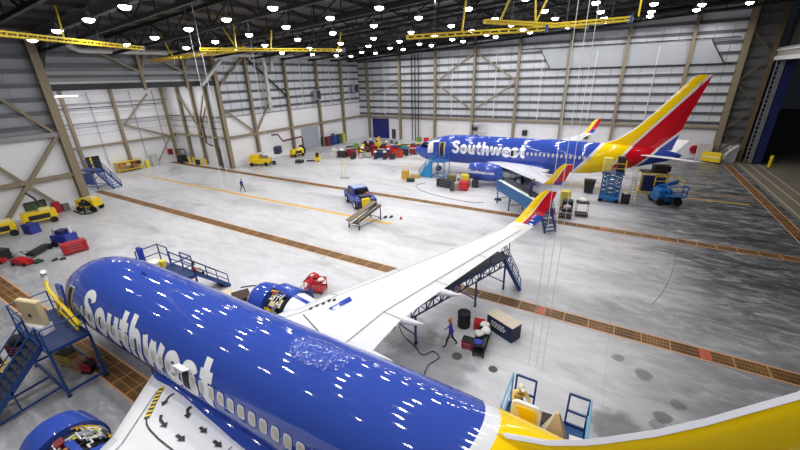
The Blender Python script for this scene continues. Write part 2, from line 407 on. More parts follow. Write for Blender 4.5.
for z_, w_ in ((6.6, .06), (7.6, .09), (9.6, .06), (10.4, .12)): brace((xr + .1, 17.2, z_), (xr + .1, 37.6, z_), w=w_, m_=DARK if w_ > .1 else GREY, name='beam')
for y_ in (21, 26.4, 32.2, 35.8): brace((xr, y_, 1.5), (xr, y_, 12.6), w=.08, m_=GREY, name='beam')
for z_ in (6.4, 7.4): brace((-70.4, 37.75, z_), (XL, 37.75, z_), w=.07, m_=DARK, name='beam')
for y_ in (46.5, 56, 64.4, 71): brace((xl - .2, y_, 8.6), (xl - .2, y_, 16.8), w=.09, m_=WHITEW, name='beam')
for x_ in (-48, -31.4, -22.4, -14, -5.4, 3.2): brace((x_, YB - .35, 5.4), (x_, YB - .35, 17.0), w=.09, m_=WHITEW, name='beam')
brace((-66.6, 37.7, 12), (-62.4, 37.7, 6.5)); brace((-58.8, 37.7, 12.4), (-63, 37.7, 5), w=.18); brace((-62.6, 37.7, 5.2), (-59, 37.7, 10), w=.18)
# right-hand door tower, parked door leaf, header over the opening
TOWER = mat('tower_brown_steel', rgb(104, 90, 70), 0.6)
for (x, y) in ((16.6, YB - .5),): icol(x, y, 0, roofz(x) - .2, .5, m_=TOWER)
for a, b in (((13.6, 4.5), (16.5, 8)), ((16.5, 8), (13.6, 11.5)), ((13.6, 11.5), (16.5, 15)), ((16.5, 15), (13.6, 18.5)), ((13.6, 18.5), (16.5, 21.5)), ((13.6, 1), (16.5, 4.5))):
    brace((a[0], YB - .5, a[1]), (b[0], YB - .5, b[1]), w=.2, m_=TOWER)
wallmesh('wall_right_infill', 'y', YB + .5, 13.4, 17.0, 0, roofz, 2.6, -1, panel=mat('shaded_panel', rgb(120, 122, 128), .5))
for z_ in (4.5, 8, 11.5, 15, 18.5): brace((13.6, YB - .5, z_), (16.5, YB - .5, z_), w=.12, m_=TOWER)
for z_ in (1, 8, 15): brace((16.5, YB - .5, z_), (13.6, YB - .5, z_ + 3.5), w=.12, m_=TOWER)
m = MB(); m.m(0); m.box((17.7, YB - 1.4, 7.2), (.5, .35, 14.2))
for k in range(22): m.box((17.35, YB - 1.4, .6 + k * .62), (.5, .3, .14))
m.box((17.1, YB - 1.4, 7.2), (.1, .35, 14.2))
m.m(1); m.box((18.55, YB + 1.5, 7.15), (.9, 6.2, 14.2))
m.build('door_1', [mat('door_edge_grey', rgb(120, 122, 126), 0.5), NAVY], kind='structure')
m = MB(); m.m(0); m.box((18.0, 30, 15.2), (2.0, 92, 1.5)); m.m(1); m.box((16.9, 30, 14.6), (.2, 92, .5)); m.box((16.9, 30, 15.6), (.2, 92, .18))
m.m(2); m.box((18.2, 30, 20), (.3, 92, 8.2)); m.build('wall_right_header', [mat('header_pale', rgb(170, 166, 156), 0.5), W, DKROOF], kind='structure')
# roll-up door and blue door
m = MB(); m.box((XL + .08, 57.0, 2.2), (.1, 5.0, 4.4))
for k in range(22): m.box((XL + .15, 57.0, .1 + k * .2), (.05, 5.0, .1))
m.build('door_2', mat('rollup_grey', rgb(176, 182, 192), 0.45, 0.2), kind='structure')
m = MB(); m.box((-49.6, YB - .08, 2.25), (4.6, .1, 4.5))
for k in range(15): m.box((-49.6, YB - .14, .15 + k * .3), (4.6, .05, .18))
m.build('door_3', mat('door_royal_blue', rgb(34, 36, 118), 0.5), kind='structure')
m = MB(); m.box((-46.0, YB - .08, 1.1), (1.0, .1, 2.2)); m.build('door_4', mat('door_dark_grey', rgb(60, 60, 64), 0.5), kind='structure')
m = MB(); m.box((XL + .1, 64.0, 1.1), (.1, 1.1, 2.2)); m.build('door_5', mat('door_dark_grey', rgb(60, 60, 64), 0.5), kind='structure')
# big ventilation ducts along the left eave
DUCT = mat('pale_duct', rgb(206, 206, 202), 0.4, 0.2)
def duct(pts, r, lb):
    P = [Vector(p) for p in pts]; out = [P[0]]
    for i in range(1, len(P) - 1):
        a = P[i] + (P[i - 1] - P[i]).normalized() * r * 2.2; b = P[i] + (P[i + 1] - P[i]).normalized() * r * 2.2
        for t in (0, .25, .5, .75, 1): out.append(a.lerp(P[i], t).lerp(P[i].lerp(b, t), t))
    out.append(P[-1]); return tag(MB().tube(out, r, 12).build('air_duct', DUCT, smooth=True), lb, 'duct')
duct([(XL + 1.2, 19.6, 18.3), (XL + 1.2, 20.6, 17.3), (XL + 1.2, 44.6, 17.5), (XL + 1.2, 46.8, 17.4), (XL + 1.0, 47.0, 8.6)], .35, 'long pale round air duct along the eave above the wall recess')
duct([(XL + 1.2, 69, 17.7), (XL + 1.2, 48.6, 17.6), (XL + 1.2, 48.2, 15.0)], .35, 'pale round air duct under the eave between the recess and the back corner')
duct([(XL + 1.5, 34.6, 13.2), (XL + 1.5, 38.4, 16.6)], .3, 'short slanted pale duct at the end of the wall recess')
# ------------------------------------------------------------------ airliners (local frame: x aft from the nose, y to starboard, z up from the floor)
PB = rgb(57, 82, 174); PY = rgb(255, 216, 22); PR = rgb(206, 24, 40); PW = rgb(232, 233, 238)
def livery_material(name, bounds, rough=0.05):
    """bounds: list of (x0, slope, colour) - aft of the line x = x0 + slope*z the paint is that colour"""
    m = bpy.data.materials.new(name); m.use_nodes = True
    nt = m.node_tree; b = nt.nodes['Principled BSDF']; N = nt.nodes.new; L = nt.links.new
    tc = N('ShaderNodeTexCoord'); sp = N('ShaderNodeSeparateXYZ'); L(tc.outputs['Object'], sp.inputs[0])
    prev = None
    for x0, k, col in bounds:
        mm = N('ShaderNodeMath'); mm.operation = 'MULTIPLY_ADD'; mm.inputs[1].default_value = -k; L(sp.outputs[2], mm.inputs[0]); L(sp.outputs[0], mm.inputs[2])
        g = N('ShaderNodeMath'); g.operation = 'GREATER_THAN'; g.inputs[1].default_value = x0; L(mm.outputs[0], g.inputs[0])
        mx = N('ShaderNodeMix'); mx.data_type = 'RGBA'; L(g.outputs[0], mx.inputs[0])
        if prev is None: mx.inputs[6].default_value = (*PB, 1)
        else: L(prev, mx.inputs[6])
        mx.inputs[7].default_value = (*col, 1); prev = mx.outputs[2]
    L(prev, b.inputs['Base Color']); b.inputs['Roughness'].default_value = rough; b.inputs['Specular IOR Level'].default_value = 0.5
    n = N('ShaderNodeTexNoise'); n.inputs['Scale'].default_value = 1.4; n.inputs['Detail'].default_value = 2; L(tc.outputs['Object'], n.inputs['Vector'])
    bp = N('ShaderNodeBump'); bp.inputs['Strength'].default_value = 0.035; bp.inputs['Distance'].default_value = 0.2; L(n.outputs[0], bp.inputs['Height']); L(bp.outputs[0], b.inputs['Normal'])
    return m
# lines in x = x0 + k z
b1 = 24.55 - .76 * 4.26; b2 = 27.9 - .74 * 4.5; b3 = 31.0 - .89 * 4.72
LIVERY = livery_material('fuselage_livery', [(b1, .76, PW), (b1 + .4, .76, PY), (b2, .74, PW), (b2 + .3, .74, PR), (b3 - .32, .89, PW), (b3, .89, PB)])
PBLUE = mat('gloss_blue_paint', PB, 0.07); PYEL = mat('gloss_yellow_paint', PY, 0.18); PRED = mat('gloss_red_paint', PR, 0.18)
def crinkled(name, col, scale, strength):
    m = bpy.data.materials.new(name); m.use_nodes = True; nt = m.node_tree; b = nt.nodes['Principled BSDF']; b.inputs['Base Color'].default_value = (*col, 1); b.inputs['Roughness'].default_value = .06
    tc = nt.nodes.new('ShaderNodeTexCoord'); n = nt.nodes.new('ShaderNodeTexNoise'); n.inputs['Scale'].default_value = scale; n.inputs['Detail'].default_value = 1; bp = nt.nodes.new('ShaderNodeBump'); bp.inputs['Strength'].default_value = strength; bp.inputs['Distance'].default_value = .1
    nt.links.new(tc.outputs['Object'], n.inputs['Vector']); nt.links.new(n.outputs[0], bp.inputs['Height']); nt.links.new(bp.outputs[0], b.inputs['Normal']); return m
RADOME = crinkled('crinkled_blue_film', PB, 7, .32)
GLASS = mat('cockpit_glass', rgb(20, 24, 32), 0.08)
WINM = mat('window_shade', rgb(206, 200, 190), 0.5); WINR = mat('window_surround', rgb(232, 232, 238), 0.35)
SEC = [(0.0, 2.9, .02, .02), (.12, 2.9, .24, .22), (.35, 2.88, .45, .44), (.8, 2.88, .74, .74), (1.4, 2.93, 1.02, 1.08), (2.2, 3.0, 1.27, 1.4), (3.1, 3.13, 1.5, 1.62), (4.1, 3.3, 1.68, 1.8), (5.4, 3.44, 1.82, 1.93), (7, 3.53, 1.87, 2.0), (8.2, 3.55, 1.88, 2.02), (21.5, 3.55, 1.88, 2.02),
       (23, 3.57, 1.88, 1.99), (24.5, 3.62, 1.84, 1.92), (26, 3.75, 1.72, 1.77), (28, 3.98, 1.45, 1.46), (30, 4.22, 1.08, 1.1), (31.5, 4.4, .72, .78), (32.8, 4.52, .38, .45), (33.5, 4.57, .14, .18)]
def sec(x):
    # cubic hermite through the stations
    T = SEC
    if x <= 0: return T[0][1:]
    for i in range(len(T) - 1):
        if x <= T[i + 1][0]:
            break
    a, b = T[i], T[i + 1]; h = b[0] - a[0]; t = (x - a[0]) / h
    def slope(j, k):
        if j <= 0 or j >= len(T) - 1: return (T[min(j + 1, len(T) - 1)][k] - T[max(j - 1, 0)][k]) / (T[min(j + 1, len(T) - 1)][0] - T[max(j - 1, 0)][0])
        d0 = (T[j][k] - T[j - 1][k]) / (T[j][0] - T[j - 1][0]); d1 = (T[j + 1][k] - T[j][k]) / (T[j + 1][0] - T[j][0])
        return 0 if d0 * d1 <= 0 else 2 * d0 * d1 / (d0 + d1)
    r = []
    for k in (1, 2, 3):
        m0, m1 = slope(i, k) * h, slope(i + 1, k) * h
        r.append((2 * t**3 - 3 * t**2 + 1) * a[k] + (t**3 - 2 * t**2 + t) * m0 + (-2 * t**3 + 3 * t**2) * b[k] + (t**3 - t**2) * m1)
    return r
def fus(x, th, off=0.0):
    """point of the port fuselage skin at station x and angle th (0 = port side, 90 deg = crown)"""
    zc, hw, hh = sec(x)
    return Vector((x, -(hw + off) * math.cos(th), zc + (hh + off) * math.sin(th)))
def zth(x, z):
    zc, hw, hh = sec(x); return math.asin(max(-1, min(1, (z - zc) / hh)))
def patch(m, x0, x1, t0, t1, off=.012, r=0.0, nx=6, nt=6):
    """rectangle wrapped on the skin, optionally with rounded corners"""
    if r <= 0:
        vs = [fus(lerp(x0, x1, i / nx), lerp(t0, t1, j / nt), off) for i in range(nx + 1) for j in range(nt + 1)]
        return m.add(vs, [(i * (nt + 1) + j, (i + 1) * (nt + 1) + j, (i + 1) * (nt + 1) + j + 1, i * (nt + 1) + j + 1) for i in range(nx) for j in range(nt)])
    cx, ct, hx, ht = (x0 + x1) / 2, (t0 + t1) / 2, (x1 - x0) / 2, (t1 - t0) / 2
    ring = []
    for k in range(20):
        a = 2 * PI * k / 20; c, s = math.cos(a), math.sin(a)
        e = lambda v: math.copysign(abs(v) ** 0.55, v)
        ring.append(fus(cx + hx * e(c), ct + ht * e(s), off))
    return m.add(ring + [fus(cx, ct, off)], [(k, (k + 1) % 20, 20) for k in range(20)])
def airfoil(n=10):
    up = [(1 - math.cos(PI * i / n)) / 2 for i in range(n + 1)]
    yt = lambda x: 5 * (.2969 * math.sqrt(x) - .126 * x - .3516 * x * x + .2843 * x**3 - .1036 * x**4)
    return [(x, yt(x)) for x in up]
AF = airfoil()
WSEC = [(.6, 11.0, 19.6, 2.1, .125), (1.9, 12.3, 19.6, 2.3, .12), (4.0, 14.3, 19.6, 2.6, .115), (5.8, 15.3, 19.8, 2.86, .11), (9.0, 17.35, 20.8, 3.28, .1), (16.3, 21.85, 23.25, 4.2, .095)]
def wingtop(x, s):
    le, te, z, t = interp(WSEC, s); f = max(0, min(1, (x - le) / (te - le))); c = te - le
    for a, b in zip(AF, AF[1:]):
        if f <= b[0]:
            return z + lerp(a[1], b[1], (f - a[0]) / (b[0] - a[0])) * t * c * .75
    return z
def wing_rings(secs, sg, f0=0.0, f1=1.0):
    rings = []
    for s, le, te, z, t in secs:
        c = te - le
        top = [(le + c * x, sg * s, z + y * t * c * .75) for x, y in AF if f0 <= x <= f1]
        bot = [(le + c * x, sg * s, z - y * t * c * .45) for x, y in AF if f0 <= x <= f1]
        rings.append(top + bot[::-1][(1 if f1 >= 1 else 0):-1 if f0 <= 0 else None])
    return rings
def on_wing(m, pts, w, sg, off=.025):
    """ribbon of width w along (x, span) points just above the wing skin"""
    P = [Vector((x, s)) for x, s in pts]; vs = []
    for i, p in enumerate(P):
        d = (P[min(i + 1, len(P) - 1)] - P[max(i - 1, 0)]).normalized(); a = Vector((-d.y, d.x)) * w / 2
        for q in (p + a, p - a): vs.append((q.x, sg * q.y, wingtop(q.x, q.y) + off))
    return m.add(vs, [(2 * i, 2 * i + 1, 2 * i + 3, 2 * i + 2) for i in range(len(P) - 1)])
def wing_poly(m, poly, sg, off=.025):
    return m.add([(x, sg * s, wingtop(x, s) + off) for x, s in poly], [tuple(range(len(poly)))])
def dense(pts, n=6):
    out = []
    for a, b in zip(pts, pts[1:]): out += [(lerp(a[0], b[0], i / n), lerp(a[1], b[1], i / n)) for i in range(n)]
    return out + [pts[-1]]

# lettering: the built-in font, made bold, cut into fine strips and wrapped on a surface
def text_mesh(body, bold, size=1.0, spacing=1.0):
    cu = bpy.data.curves.new('t', 'FONT'); cu.body = body; cu.offset = bold; cu.size = size; cu.space_character = spacing; cu.resolution_u = 6
    ob = bpy.data.objects.new('t', cu); COL.objects.link(ob)
    dg = bpy.context.evaluated_depsgraph_get(); me = bpy.data.meshes.new_from_object(ob.evaluated_get(dg))
    bm = bmesh.new(); bm.from_mesh(me); bpy.data.objects.remove(ob); bpy.data.curves.remove(cu); bpy.data.meshes.remove(me)
    xs = [v.co.x for v in bm.verts]; ys = [v.co.y for v in bm.verts]
    x0, x1, y0, y1 = min(xs), max(xs), min(ys), max(ys)
    for k in range(1, 12):
        y = lerp(y0, y1, k / 12)
        bmesh.ops.bisect_plane(bm, geom=bm.verts[:] + bm.edges[:] + bm.faces[:], plane_co=(0, y, 0), plane_no=(0, 1, 0))
    for k in range(1, 30):
        x = lerp(x0, x1, k / 30)
        bmesh.ops.bisect_plane(bm, geom=bm.verts[:] + bm.edges[:] + bm.faces[:], plane_co=(x, 0, 0), plane_no=(1, 0, 0))
    bm.verts.index_update()
    V = [((v.co.x - x0) / (x1 - x0), (v.co.y - y0) / (y1 - y0)) for v in bm.verts]; F = [tuple(v.index for v in f.verts) for f in bm.faces]
    bm.free(); return V, F
GLY = {'S': (.62, [('c', [(.54, .74), (.47, .86), (.31, .9), (.15, .86), (.1, .74), (.16, .62), (.31, .53), (.46, .45), (.53, .32), (.47, .15), (.31, .1), (.14, .14), (.08, .28)])]),
       'o': (.62, [('c', [(.31 + .215 * math.cos(k * PI / 8), .36 + .265 * math.sin(k * PI / 8)) for k in range(17)])]),
       'u': (.57, [('c', [(.1, .72), (.1, .5), (.1, .3), (.15, .15), (.28, .1), (.4, .16), (.47, .3)]), ('l', [(.47, .72), (.47, 0)])]),
       't': (.44, [('c', [(.2, .96), (.2, .6), (.2, .26), (.25, .13), (.42, .1)]), ('l', [(.01, .63), (.42, .63)])]),
       'h': (.57, [('l', [(.1, 1), (.1, 0)]), ('c', [(.1, .42), (.17, .57), (.3, .63), (.42, .58), (.47, .44), (.47, .2), (.47, 0)])]),
       'w': (.9, [('l', [(.07, .72), (.26, .08)]), ('l', [(.26, .08), (.45, .68)]), ('l', [(.45, .68), (.64, .08)]), ('l', [(.64, .08), (.83, .72)])]),
       'e': (.62, [('l', [(.1, .36), (.52, .36)]), ('c', [(.525, .36), (.5, .52), (.4, .615), (.31, .63), (.19, .59), (.11, .48), (.095, .35), (.13, .2), (.22, .115), (.33, .095), (.45, .125), (.53, .2)])]),
       's': (.53, [('c', [(.45, .53), (.38, .61), (.26, .635), (.14, .6), (.1, .51), (.15, .42), (.26, .37), (.39, .31), (.435, .215), (.38, .125), (.26, .09), (.13, .12), (.06, .21)])])}
def stroke_word(word, sw=.212, gap=.075):
    V, F, x0 = [], [], 0.0
    for ch in word:
        wd, strokes = GLY[ch]
        for kind, pts in strokes:
            P = [Vector(p) for p in pts]; out = []
            for i in range(len(P) - 1):
                p0, p1, p2, p3 = P[max(i - 1, 0)], P[i], P[i + 1], P[min(i + 2, len(P) - 1)]
                for k in range(5):
                    t = k / 5; out.append(p1.lerp(p2, t) if kind == 'l' else .5 * ((2 * p1) + (p2 - p0) * t + (2 * p0 - 5 * p1 + 4 * p2 - p3) * t * t + (3 * p1 - p0 - 3 * p2 + p3) * t**3))
            out.append(P[-1]); b = len(V)
            for i, p in enumerate(out):
                d = (out[min(i + 1, len(out) - 1)] - out[max(i - 1, 0)]).normalized(); n = Vector((-d.y, d.x))
                for q in (-.5, 0, .5): V.append((x0 + p.x + n.x * sw * q, p.y + n.y * sw * q))
            for i in range(len(out) - 1):
                for q in (0, 1): F.append((b + 3 * i + q, b + 3 * i + q + 1, b + 3 * i + 4 + q, b + 3 * i + 3 + q))
        x0 += wd + gap
    L_ = x0 - gap; return [(x / L_, y) for x, y in V], F
TXT = stroke_word('Southwest'); TXTC = text_mesh('Southwest.com', .03)

def blank_lathe(m, prof, c, a0, a1, n=16):
    rings = []
    for t, r in prof:
        rings.append([(c[0] + t, c[1] + r * math.cos(lerp(a0, a1, k / n)), c[2] + r * math.sin(lerp(a0, a1, k / n))) for k in range(n + 1)])
    return m.loft(rings, closed=False)

def wheel(parent, c, r, w, name='wheel'):
    m = MB(); m.m(0); m.lathe([(-w / 2, r * .55), (-w / 2, r * .85), (-w * .36, r), (w * .36, r), (w / 2, r * .85), (w / 2, r * .55)], c, 'y', 24)
    m.m(1); m.lathe([(-w * .4, .02), (-w * .42, r * .56), (w * .42, r * .56), (w * .4, .02)], c, 'y', 16)
    return m.build(name, [BLACK, SILVER], parent, smooth=True)

def engine(root, sg, opened):
    cy, cz = sg * 4.83, 1.78
    E = bpy.data.objects.new('engine', None); COL.objects.link(E); E.parent = root; E.empty_display_size = .3
    if sg < 0 and opened: E.location = (.55, 0, -.12)
    m = MB(); m.m(1); m.lathe([(.22, .78), (.06, .86), (0, .94), (.05, 1.02), (.16, 1.06)], (10.9, cy, cz), 'x', 40)
    m.m(0); m.lathe([(.16, 1.06), (.7, 1.13), (1.3, 1.16)], (10.9, cy, cz), 'x', 40)
    m.m(2); m.lathe([(.22, .78), (.9, .76), (1.3, .78)], (10.9, cy, cz), 'x', 40)
    m.m(0); m.lathe([(1.3, 1.16), (1.3, .78)], (10.9, cy, cz), 'x', 40)
    m.build('inlet_cowl', [PBLUE, SILVER, GREY], E, smooth=50)
    m = MB(); m.lathe([(-.35, .01), (-.25, .09), (0, .24), (.1, .26)], (11.9, cy, cz), 'x', 20)
    for k in range(24):
        a = 2 * PI * k / 24; u = Vector((0, math.cos(a), math.sin(a))); v = Vector((0, -math.sin(a), math.cos(a)))
        c0 = Vector((12.0, cy, cz))
        m.add([c0 + u * .24 - v * .04, c0 + u * .24 + v * .04 + Vector((.12, 0, 0)), c0 + u * .76 + v * .1 + Vector((.1, 0, 0)), c0 + u * .76 - v * .02], [(0, 1, 2, 3)])
    m.build('fan', DARK, E, smooth=40)
    m = MB(); m.lathe([(0, .62), (.9, .5), (1.5, .36)], (15.4, cy, cz - .05), 'x', 28); m.lathe([(0, .3), (1.0, .24), (1.7, .04)], (15.6, cy, cz - .05), 'x', 20); m.build('exhaust_nozzle', STEEL, E, smooth=True)
    # pylon
    m = MB(); m.loft([[(12.6, cy - .12, cz + 1.0), (12.6, cy + .12, cz + 1.0), (16.6, cy + .12, cz + .5), (16.6, cy - .12, cz + .5)], [(13.4, cy - .1, cz + 1.18), (13.4, cy + .1, cz + 1.18), (16.4, cy + .14, 2.5), (16.4, cy - .14, 2.5)]], cap=True)
    m.build('pylon', PBLUE, E)
    prof = [(1.3, 1.16), (2.0, 1.17), (2.9, 1.12), (3.8, .98), (4.6, .8)]
    if not opened:
        m = MB(); m.lathe(prof[:3], (10.9, cy, cz), 'x', 40); m.build('fan_cowl', PBLUE, E, smooth=True)
        m = MB(); m.lathe(prof[2:], (10.9, cy, cz), 'x', 40); m.build('reverser_sleeve', PBLUE, E, smooth=True)
        V, F = TXTC; R = 1.19
        vs = []
        for u, v in V:
            x = lerp(11.15, 14.5, u); a = PI - lerp(-.04, .34, v); vs.append((x, cy + R * math.cos(a), cz + R * math.sin(a)))
        if sg < 0: MB().add(vs, F).build('lettering', W, E)
    else:
        # fan case with its plumbing, cowl doors hinged open, reverser still closed
        m = MB(); m.lathe([(1.3, .84), (1.34, .92), (1.9, .92), (1.95, .8), (2.6, .72), (2.9, .72)], (10.9, cy, cz), 'x', 32)
        for t in (1.5, 1.75, 2.2, 2.55): m.lathe([(t, .9), (t, .97), (t + .05, .97), (t + .05, .9)], (10.9, cy, cz), 'x', 32)
        m.build('fan_case', DARK, E, smooth=40)
        rnd = random.Random(5 if sg < 0 else 9)
        for mm, cnt, nm in ((YEL, 10, 'fuel_line'), (SILVER, 13, 'bleed_pipe'), (mat('pale_green', rgb(150, 176, 80), .5), 7, 'hydraulic_line'), (CLOTH_W, 9, 'wiring_harness'), (mat('pipe_orange', rgb(206, 150, 70), .5), 5, 'heat_shield_pipe')):
            for k in range(cnt):
                a = rnd.uniform(.1, PI - .1); x = rnd.uniform(12.3, 13.2); r = rnd.uniform(.95, 1.06); pts = []
                for q in range(6):
                    pts.append((x, cy + r * math.cos(a), cz + r * math.sin(a)))
                    if rnd.random() < .5: x += rnd.uniform(.08, .3) * rnd.choice((1, 1, -1)); x = max(12.25, min(13.75, x))
                    else: a += rnd.uniform(.1, .35) * rnd.choice((1, -1))
                    a = max(.02, min(PI - .02, a))
                MB().tube(pts, rnd.uniform(.025, .05), 6).build(nm, mm, E)
        for k in range(4):
            a = .5 + k * .62
            MB().box((12.55 + .3 * (k % 2), cy + .98 * math.cos(a), cz + .98 * math.sin(a)), (.34, .26, .2), rx=a - PI / 2).build('accessory_box', [GREY, STEEL, DRED, TAN][k], E)
        m = MB(); m.lathe(prof[2:], (10.9, cy, cz), 'x', 40); m.lathe([(2.9, 1.12), (2.9, .72)], (10.9, cy, cz), 'x', 40); m.build('reverser_sleeve', [W if sg > 0 else PBLUE], E, smooth=50)
        for side, swing in () if sg < 0 else ((1, .22),):   # door swung up about the pylon hinge
            m = MB(); rings = []
            for t in (1.34, 2.1, 2.86):
                ring = []
                for rr in (1.16, 1.12):
                    for k in range(13):
                        a = k / 12 * 2.3; y, z = rr * math.sin(a) * side, rr * math.cos(a)
                        h = Vector((.16 * side, 1.16)); d = Vector((y, z)) - h; ca, sa = math.cos(swing * side), math.sin(swing * side)
                        q = h + Vector((d.x * ca - d.y * sa, d.x * sa + d.y * ca)); ring.append((10.9 + t, cy + q.x, cz + q.y))
                n = 13; rings.append(ring[:n] + ring[n:][::-1])
            m.loft(rings, cap=True).build('cowl_door', PBLUE, E, smooth=50)
            MB().cyl((12.9, cy + side * .75, cz + .6), (12.9, cy + side * 1.75, cz + .75), .03, n=6).build('hold_open_rod', SILVER, E)
    return E

def airliner(name, label, y0, near):
    root = thing(name, label, 'airplane', (-27.2, y0, 0))
    # fuselage
    m = MB(); xs = [0, .04, .12, .22, .35, .55, .8, 1.1, 1.4, 1.8, 2.2, 2.65, 3.1, 3.6, 4.1, 4.75, 5.4, 6.2, 7] + [7 + .9 * i for i in range(1, 17)] + [22.2, 23, 23.7, 24.5, 25.2, 26, 27, 28, 29, 30, 30.8, 31.5, 32.2, 32.8, 33.2, 33.5]
    rings = []
    for x in xs:
        zc, hw, hh = sec(x); rings.append([(x, hw * math.cos(a), zc + hh * math.sin(a)) for a in [2 * PI * k / 56 for k in range(56)]])
    m.loft(rings, cap=True); F = m.build('fuselage', LIVERY, root, smooth=True)
    # belly fairing
    m = MB(); rings = []
    for x, w_, d in ((10.6, .4, .02), (11.6, 1.5, .2), (13, 2.0, .38), (16, 2.1, .42), (19, 2.05, .4), (20.6, 1.5, .22), (21.8, .4, .02)):
        rings.append([(x, w_ * math.cos(a), 2.35 + (.95 + d) * math.sin(a) * (1.0 if math.sin(a) < 0 else .45)) for a in [2 * PI * k / 28 for k in range(28)]])
    m.loft(rings, cap=True).build('belly_fairing', PBLUE, root, smooth=True)
    # cockpit glazing
    for k, (x0, x1, z0, z1) in enumerate(((1.55, 2.0, 3.55, 4.05), (2.0, 2.65, 3.6, 4.3), (2.7, 3.2, 3.7, 4.35))):
        m = MB()
        if k == 0:
            patch(m, 1.42, 2.05, zth(1.7, 3.6), PI / 2 - .06, .012); 
        else: patch(m, x0, x1, zth(x1, z0), zth(x1, z1), .012)
        m.build('cockpit_window', GLASS, F)
    # passenger windows on the port side
    n = 0
    for k in range(35):
        x = 7.26 + k * .51
        if not near and x < 8: continue
        if 15.3 < x < 15.8: continue
        t = zth(x, 3.92); m = MB()
        m.m(1); patch(m, x - .17, x + .17, t - .125, t + .125, .02, r=1); m.m(0); patch(m, x - .115, x + .115, t - .09, t + .09, .03, r=1)
        m.build('window', [WINM, WINR if near else mat('window_surround_grey', rgb(120, 130, 190), .3)], F)
    # forward and aft doors, overwing exit
    def door(x0, x1, z0, z1, opened):
        t0, t1 = zth((x0 + x1) / 2, z0), zth((x0 + x1) / 2, z1)
        m = MB(); m.m(0); patch(m, x0 - .05, x1 + .05, t0 - .03, t1 + .03, .014); m.m(1); patch(m, x0, x1, t0, t1, .022)
        d = m.build('door', [W if opened else LIVERY, BLACK if opened else LIVERY], F)
        if opened:
            m = MB(); a = fus(x0, t0, .3); b = fus(x0, t1, .3); c = fus(x0 - .85, t1, .42); e = fus(x0 - .85, t0, .42); o = Vector((0, -.1, 0))
            m.loft([[a, b, c, e], [a + o, b + o, c + o, e + o]], cap=True).build('door_panel', PBLUE, d)
            m = MB(); patch(m, x0 + .05, x0 + .14, t0, t1, .03); patch(m, x1 - .12, x1 - .03, t0, t1, .03); m.build('door_trim', YEL, d)
    door(4.9, 5.8, 2.65, 4.55, True); door(25.6, 26.35, 3.3, 4.8, False)
    # overwing emergency exit hatch, opened
    t0, t1 = zth(15.5, 3.35), zth(15.5, 4.3)
    m = MB(); m.m(1); patch(m, 15.2, 15.82, t0, t1, .026); m.m(0); patch(m, 15.3, 15.72, t0 + .06, t1 - .06, .034)
    d = m.build('exit_hatch', [BLACK, WINR], F)
    if near:
        m = MB(); a = fus(15.2, t1, .05); b = fus(15.8, t1, .05); o = Vector((-.1, -.2, .03)); m.loft([[a, b, b + o, a + o], [p + Vector((0, .0, .03)) for p in (a, b, b + o, a + o)]], cap=True).build('hatch_cover', W, d)
    # big wordmark
    V, Fc = TXT; lo, hi = math.radians(-8), math.radians(44); vs = []
    for u, v in V: vs.append(fus(lerp(7.5 if near else 7.0, 17.0 if near else 17.15, u), lerp(lo, hi, v), .018))
    MB().add(vs, Fc).build('lettering', mat('lettering_white', rgb(248, 248, 250), 0.3), F)
    # antenna blades on the crown
    for x, h in ((9.6, .2),):
        z = 5.55; MB().loft([[(x, -.02, z), (x, .02, z), (x + .42, .02, z), (x + .42, -.02, z)], [(x + .22, -.01, z + h), (x + .22, .01, z + h), (x + .46, .01, z + h), (x + .46, -.01, z + h)]], cap=True).build('antenna', PBLUE, F)
    # low round radome on the crown
    m = MB(); RT = PI / 2 + .02; n_ = 24
    vs = [fus(20.2, RT, .07)]
    for q, h in ((.35, .065), (.7, .05), (.9, .03), (1.0, .004)):
        for k in range(n_): a = 2 * PI * k / n_; vs.append(fus(20.2 + 1.15 * q * math.cos(a), RT + .33 * q * math.sin(a), h))
    fc = [(0, 1 + k, 1 + (k + 1) % n_) for k in range(n_)]
    for r_ in range(3): fc += [(1 + r_ * n_ + k, 1 + (r_ + 1) * n_ + k, 1 + (r_ + 1) * n_ + (k + 1) % n_, 1 + r_ * n_ + (k + 1) % n_) for k in range(n_)]
    m.add(vs, fc).build('radome', RADOME, F, smooth=True)
    for x, w_, h in () if 1 else ((18.3, .12, .0), (18.6, .6, .05), (19.2, .95, .1), (20.0, 1.05, .12), (20.7, .95, .1), (21.3, .6, .04), (21.6, .12, .0)):
        pass
    # wings
    for sg in (-1, 1):
        m = MB(); m.loft(wing_rings(WSEC, sg), cap=True); Wg = m.build('wing', WING, root, smooth=35)
        # slat and flap seams
        SE = mat('panel_seam', rgb(120, 122, 126), 0.6)
        seam = MB()
        pl = lambda f: [(lerp(*interp(WSEC, s)[:2], f), s) for s in (2.2, 4, 5.8, 7.4, 9, 12, 16)]
        on_wing(seam, pl(.15), .035, sg); on_wing(seam, pl(.78), .04, sg)
        for s in (5.8, 9.0, 12.2):
            le, te = interp(WSEC, s)[:2]; on_wing(seam, dense([(lerp(le, te, .78), s), (te - .05, s)], 2), .035, sg)
            on_wing(seam, dense([(le + .15, s), (lerp(le, te, .15), s)], 2), .035, sg)
        seam.build('panel_seam', SE, Wg)
        LEm = MB(); LEm.loft(wing_rings([(s, le - .01, te, z, t * 1.03) for s, le, te, z, t in WSEC[2:]], sg, 0, .1), cap=True); LEm.build('leading_edge_slat', mat('slat_pale', rgb(214, 216, 222), .3), Wg, smooth=35)
